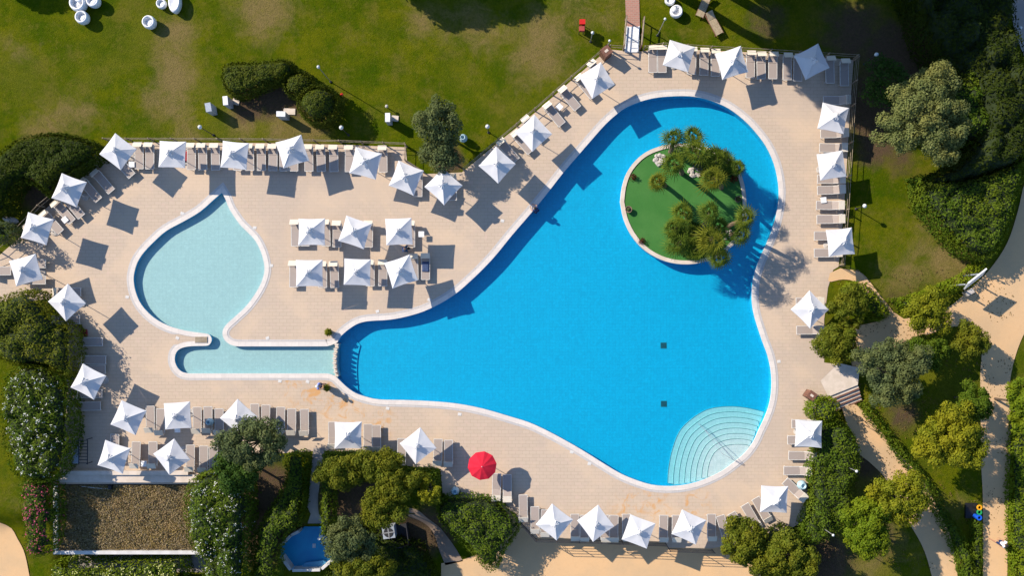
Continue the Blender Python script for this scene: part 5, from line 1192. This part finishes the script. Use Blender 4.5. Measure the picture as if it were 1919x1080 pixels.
# ------------------------------------------------------------------ people
def person(px, py, heading, label, pose, skinc='skin', top='whitecloth', bottom='navy', hair='hair', z0=0.0, zref=1.0, scale=1.0, sleeves=True):
    x, y = W(px, py, zref); P = thing('person', label, 'person', (x, y, z0), R(heading)); P.scale = (scale,)*3
    J = dict(pelvis=(0, 0, .93), waist=(0, 0, 1.08), chest=(0, 0, 1.30), neckb=(0, 0, 1.46), neck=(0, 0, 1.53), head=(0.02, 0, 1.64), crown=(.01, 0, 1.72),
             shL=(0, .19, 1.42), shR=(0, -.19, 1.42), elL=(0, .25, 1.14), elR=(0, -.25, 1.14), wrL=(.08, .26, .90), wrR=(.08, -.26, .90),
             hipL=(0, .10, .90), hipR=(0, -.10, .90), knL=(.03, .11, .48), knR=(.03, -.11, .48), anL=(0, .11, .08), anR=(0, -.11, .08), toL=(.17, .12, .03), toR=(.17, -.12, .03))
    J.update(pose)
    for s in 'LR':
        w_ = Vector(J['wr'+s]); e_ = Vector(J['el'+s]); d = (w_-e_).normalized(); J['pm'+s] = tuple(w_+d*.08)
    def skin(name, verts, edges, mat, rootk):
        keys = list(verts); me = bpy.data.meshes.new(name); me.from_pydata([verts[k][0] for k in keys], [(keys.index(a), keys.index(b)) for a, b in edges], [])
        o = link(name, me, P); m = o.modifiers.new('skin', 'SKIN'); sub = o.modifiers.new('sub', 'SUBSURF'); sub.levels = sub.render_levels = 2
        sv = me.skin_vertices[0].data if me.skin_vertices else None
        if sv is None: 
            bpy.context.view_layer.update(); sv = me.skin_vertices[0].data
        for i, k in enumerate(keys): sv[i].radius = verts[k][1] if isinstance(verts[k][1], tuple) else (verts[k][1],)*2; sv[i].use_root = (k == rootk)
        me.materials.append(M[mat]); m.use_smooth_shade = True; return o
    V = {}; rad = dict(pelvis=(.15, .12), waist=(.125, .10), chest=(.155, .115), neckb=.075, neck=.055, head=(.085, .10), crown=(.06, .07), shL=.06, shR=.06, elL=.042, elR=.042, wrL=.027, wrR=.027, pmL=(.038, .018), pmR=(.038, .018), hipL=.09, hipR=.09, knL=.058, knR=.058, anL=.038, anR=.038, toL=.032, toR=.032)
    for k, r in rad.items(): V[k] = (J[k], r)
    E = [('pelvis', 'waist'), ('waist', 'chest'), ('chest', 'neckb'), ('neckb', 'neck'), ('neck', 'head'), ('head', 'crown')]
    for s in 'LR': E += [('chest', 'sh'+s), ('sh'+s, 'el'+s), ('el'+s, 'wr'+s), ('wr'+s, 'pm'+s), ('pelvis', 'hip'+s), ('hip'+s, 'kn'+s), ('kn'+s, 'an'+s), ('an'+s, 'to'+s)]
    for s in 'LR':
        d = (Vector(J['wr'+s])-Vector(J['el'+s])).normalized(); sd = Vector((1, 0, 0)); sd = (sd-d*sd.dot(d)).normalized(); c = Vector(J['pm'+s]); inw = d.cross(sd)*(1 if s == 'L' else -1)
        for q in range(4):
            L = (.062, .078, .074, .058)[q]; b = c+sd*(.026-.0175*q)+d*.012; V[f'f{s}{q}a'] = (tuple(b+d*L*.5), .0085); V[f'f{s}{q}b'] = (tuple(b+d*L*.95+inw*.018), .007); E += [('pm'+s, f'f{s}{q}a'), (f'f{s}{q}a', f'f{s}{q}b')]
        V[f't{s}a'] = (tuple(c-d*.035+sd*.05), .0095); V[f't{s}b'] = (tuple(c-d*.0+sd*.068), .008); E += [('wr'+s, f't{s}a'), (f't{s}a', f't{s}b')]
    skin('body', V, E, skinc, 'pelvis')
    tr_ = {k: (J[k], r) for k, r in dict(pelvis=(.168, .135), waist=(.143, .118), chest=(.172, .132), neckb=.085, shL=.078, shR=.078).items()}
    TE = [('pelvis', 'waist'), ('waist', 'chest'), ('chest', 'neckb'), ('chest', 'shL'), ('chest', 'shR')]
    for s in 'LR': 
        e_ = Vector(J['sh'+s]).lerp(Vector(J['el'+s]), .6); tr_['sl'+s] = (tuple(e_), .062); TE.append(('sh'+s, 'sl'+s))
    if top: skin('shirt', tr_, TE, top, 'chest')
    br = {'pelvis': (J['pelvis'], (.165, .13)), 'hipL': (J['hipL'], .105), 'hipR': (J['hipR'], .105)}; BE = [('pelvis', 'hipL'), ('pelvis', 'hipR')]
    for s in 'LR': br['k'+s] = (tuple(Vector(J['hip'+s]).lerp(Vector(J['kn'+s]), .75)), .085); BE.append(('hip'+s, 'k'+s))
    if bottom: skin('shorts', br, BE, bottom, 'pelvis')
    hd = Vector(J['head']); cr_ = Vector(J['crown']); hv = MB(); hv.lathe((0, 0, 0), [(.088, -.04), (.105, .02), (.102, .07), (.07, .115), (.001, .13)], 16, sx=1.05); a = (cr_-hd).normalized()
    rot = Vector((0, 0, 1)).rotation_difference(a).to_matrix(); hv.v = [tuple(rot @ Vector(v)+hd+Vector((-.022, 0, 0))) for v in hv.v]; hv.build('hair', M[hair], P, smooth=True)
    fc = MB(); fw = rot @ Vector((1, 0, 0))
    fc.tube(tuple(hd+fw*.088+a*.005), tuple(hd+fw*.112-a*.018), .008, .013, 6); fc.build('nose', M[skinc], P)
    ey = MB()
    for s in (-1, 1): c = hd+fw*.088+a*.018+rot @ Vector((0, s*.032, 0)); ey.tube(tuple(c), tuple(c+fw*.008), .011, .008, 8)
    ey.build('eyes', M['hair'], P); c = hd+fw*.09-a*.042; MB().tube(tuple(c-Vector((0, .022, 0))), tuple(c+Vector((0, .022, 0))), .007, .007, 6).build('mouth', M['ochre'], P)
    er = MB()
    for s in (-1, 1): c = hd+rot @ Vector((0, s*.09, -.005)); er.tube(tuple(c), tuple(c+rot @ Vector((-.01, s*.014, .0))), .026, .02, 8)
    er.build('ears', M[skinc], P)
    return P
person(757, 467, 5, 'person in dark teal clothes bending between the middle parasols', dict(chest=(.16, 0, 1.24), neckb=(.26, 0, 1.34), neck=(.31, 0, 1.38), head=(.40, 0, 1.44), crown=(.45, 0, 1.50), waist=(.05, 0, 1.08), shL=(.22, .19, 1.31), shR=(.22, -.19, 1.31), elL=(.38, .24, 1.10), elR=(.38, -.24, 1.10), wrL=(.60, .18, 1.02), wrR=(.60, -.18, 1.02)), top='teal', bottom='navy', zref=1.2)
person(597, 724, -10, 'person in a white and light blue shirt beside the potted bush', dict(chest=(.02, 0, 1.30), elL=(.12, .24, 1.18), wrL=(.32, .16, 1.12), elR=(.10, -.25, 1.16), wrR=(.30, -.20, 1.08), knL=(.16, .11, .50), anL=(.05, .11, .08), toL=(.22, .12, .03)), top='bluecloth', bottom='navy', hair='whitecloth', zref=1.3)
gzp = gz(*W(1893, 1026))
person(1893, 1026, 150, 'person in a white shirt walking along the right road', dict(knL=(.20, .11, .50), anL=(.28, .11, .09), toL=(.44, .12, .05), knR=(-.02, -.11, .48), anR=(-.26, -.11, .12), toR=(-.12, -.12, .03), elL=(-.14, .25, 1.16), wrL=(-.10, .26, .92), elR=(.12, -.25, 1.16), wrR=(.26, -.24, .96)), top='whitecloth', bottom='navy', z0=gzp, zref=1.0)
person(1004, 392, 135, 'dark haired swimmer in the water at the upper slanted pool edge', dict(pelvis=(-.10, 0, .72), waist=(-.06, 0, .86), hipL=(-.10, .10, .68), hipR=(-.10, -.10, .68), knL=(.10, .11, .40), knR=(.10, -.11, .40), anL=(-.14, .11, .10), anR=(-.14, -.11, .10), toL=(.02, .12, .04), toR=(.02, -.12, .04), chest=(0, 0, 1.02), neckb=(.02, 0, 1.17), neck=(.03, 0, 1.23), head=(.06, 0, 1.33), crown=(.06, 0, 1.41), shL=(0, .19, 1.12), shR=(0, -.19, 1.12), elL=(.18, .26, 1.0), elR=(.18, -.26, 1.0), wrL=(.34, .16, .96), wrR=(.34, -.16, .96)), top='navy', bottom='navy', z0=ZF, zref=.3)
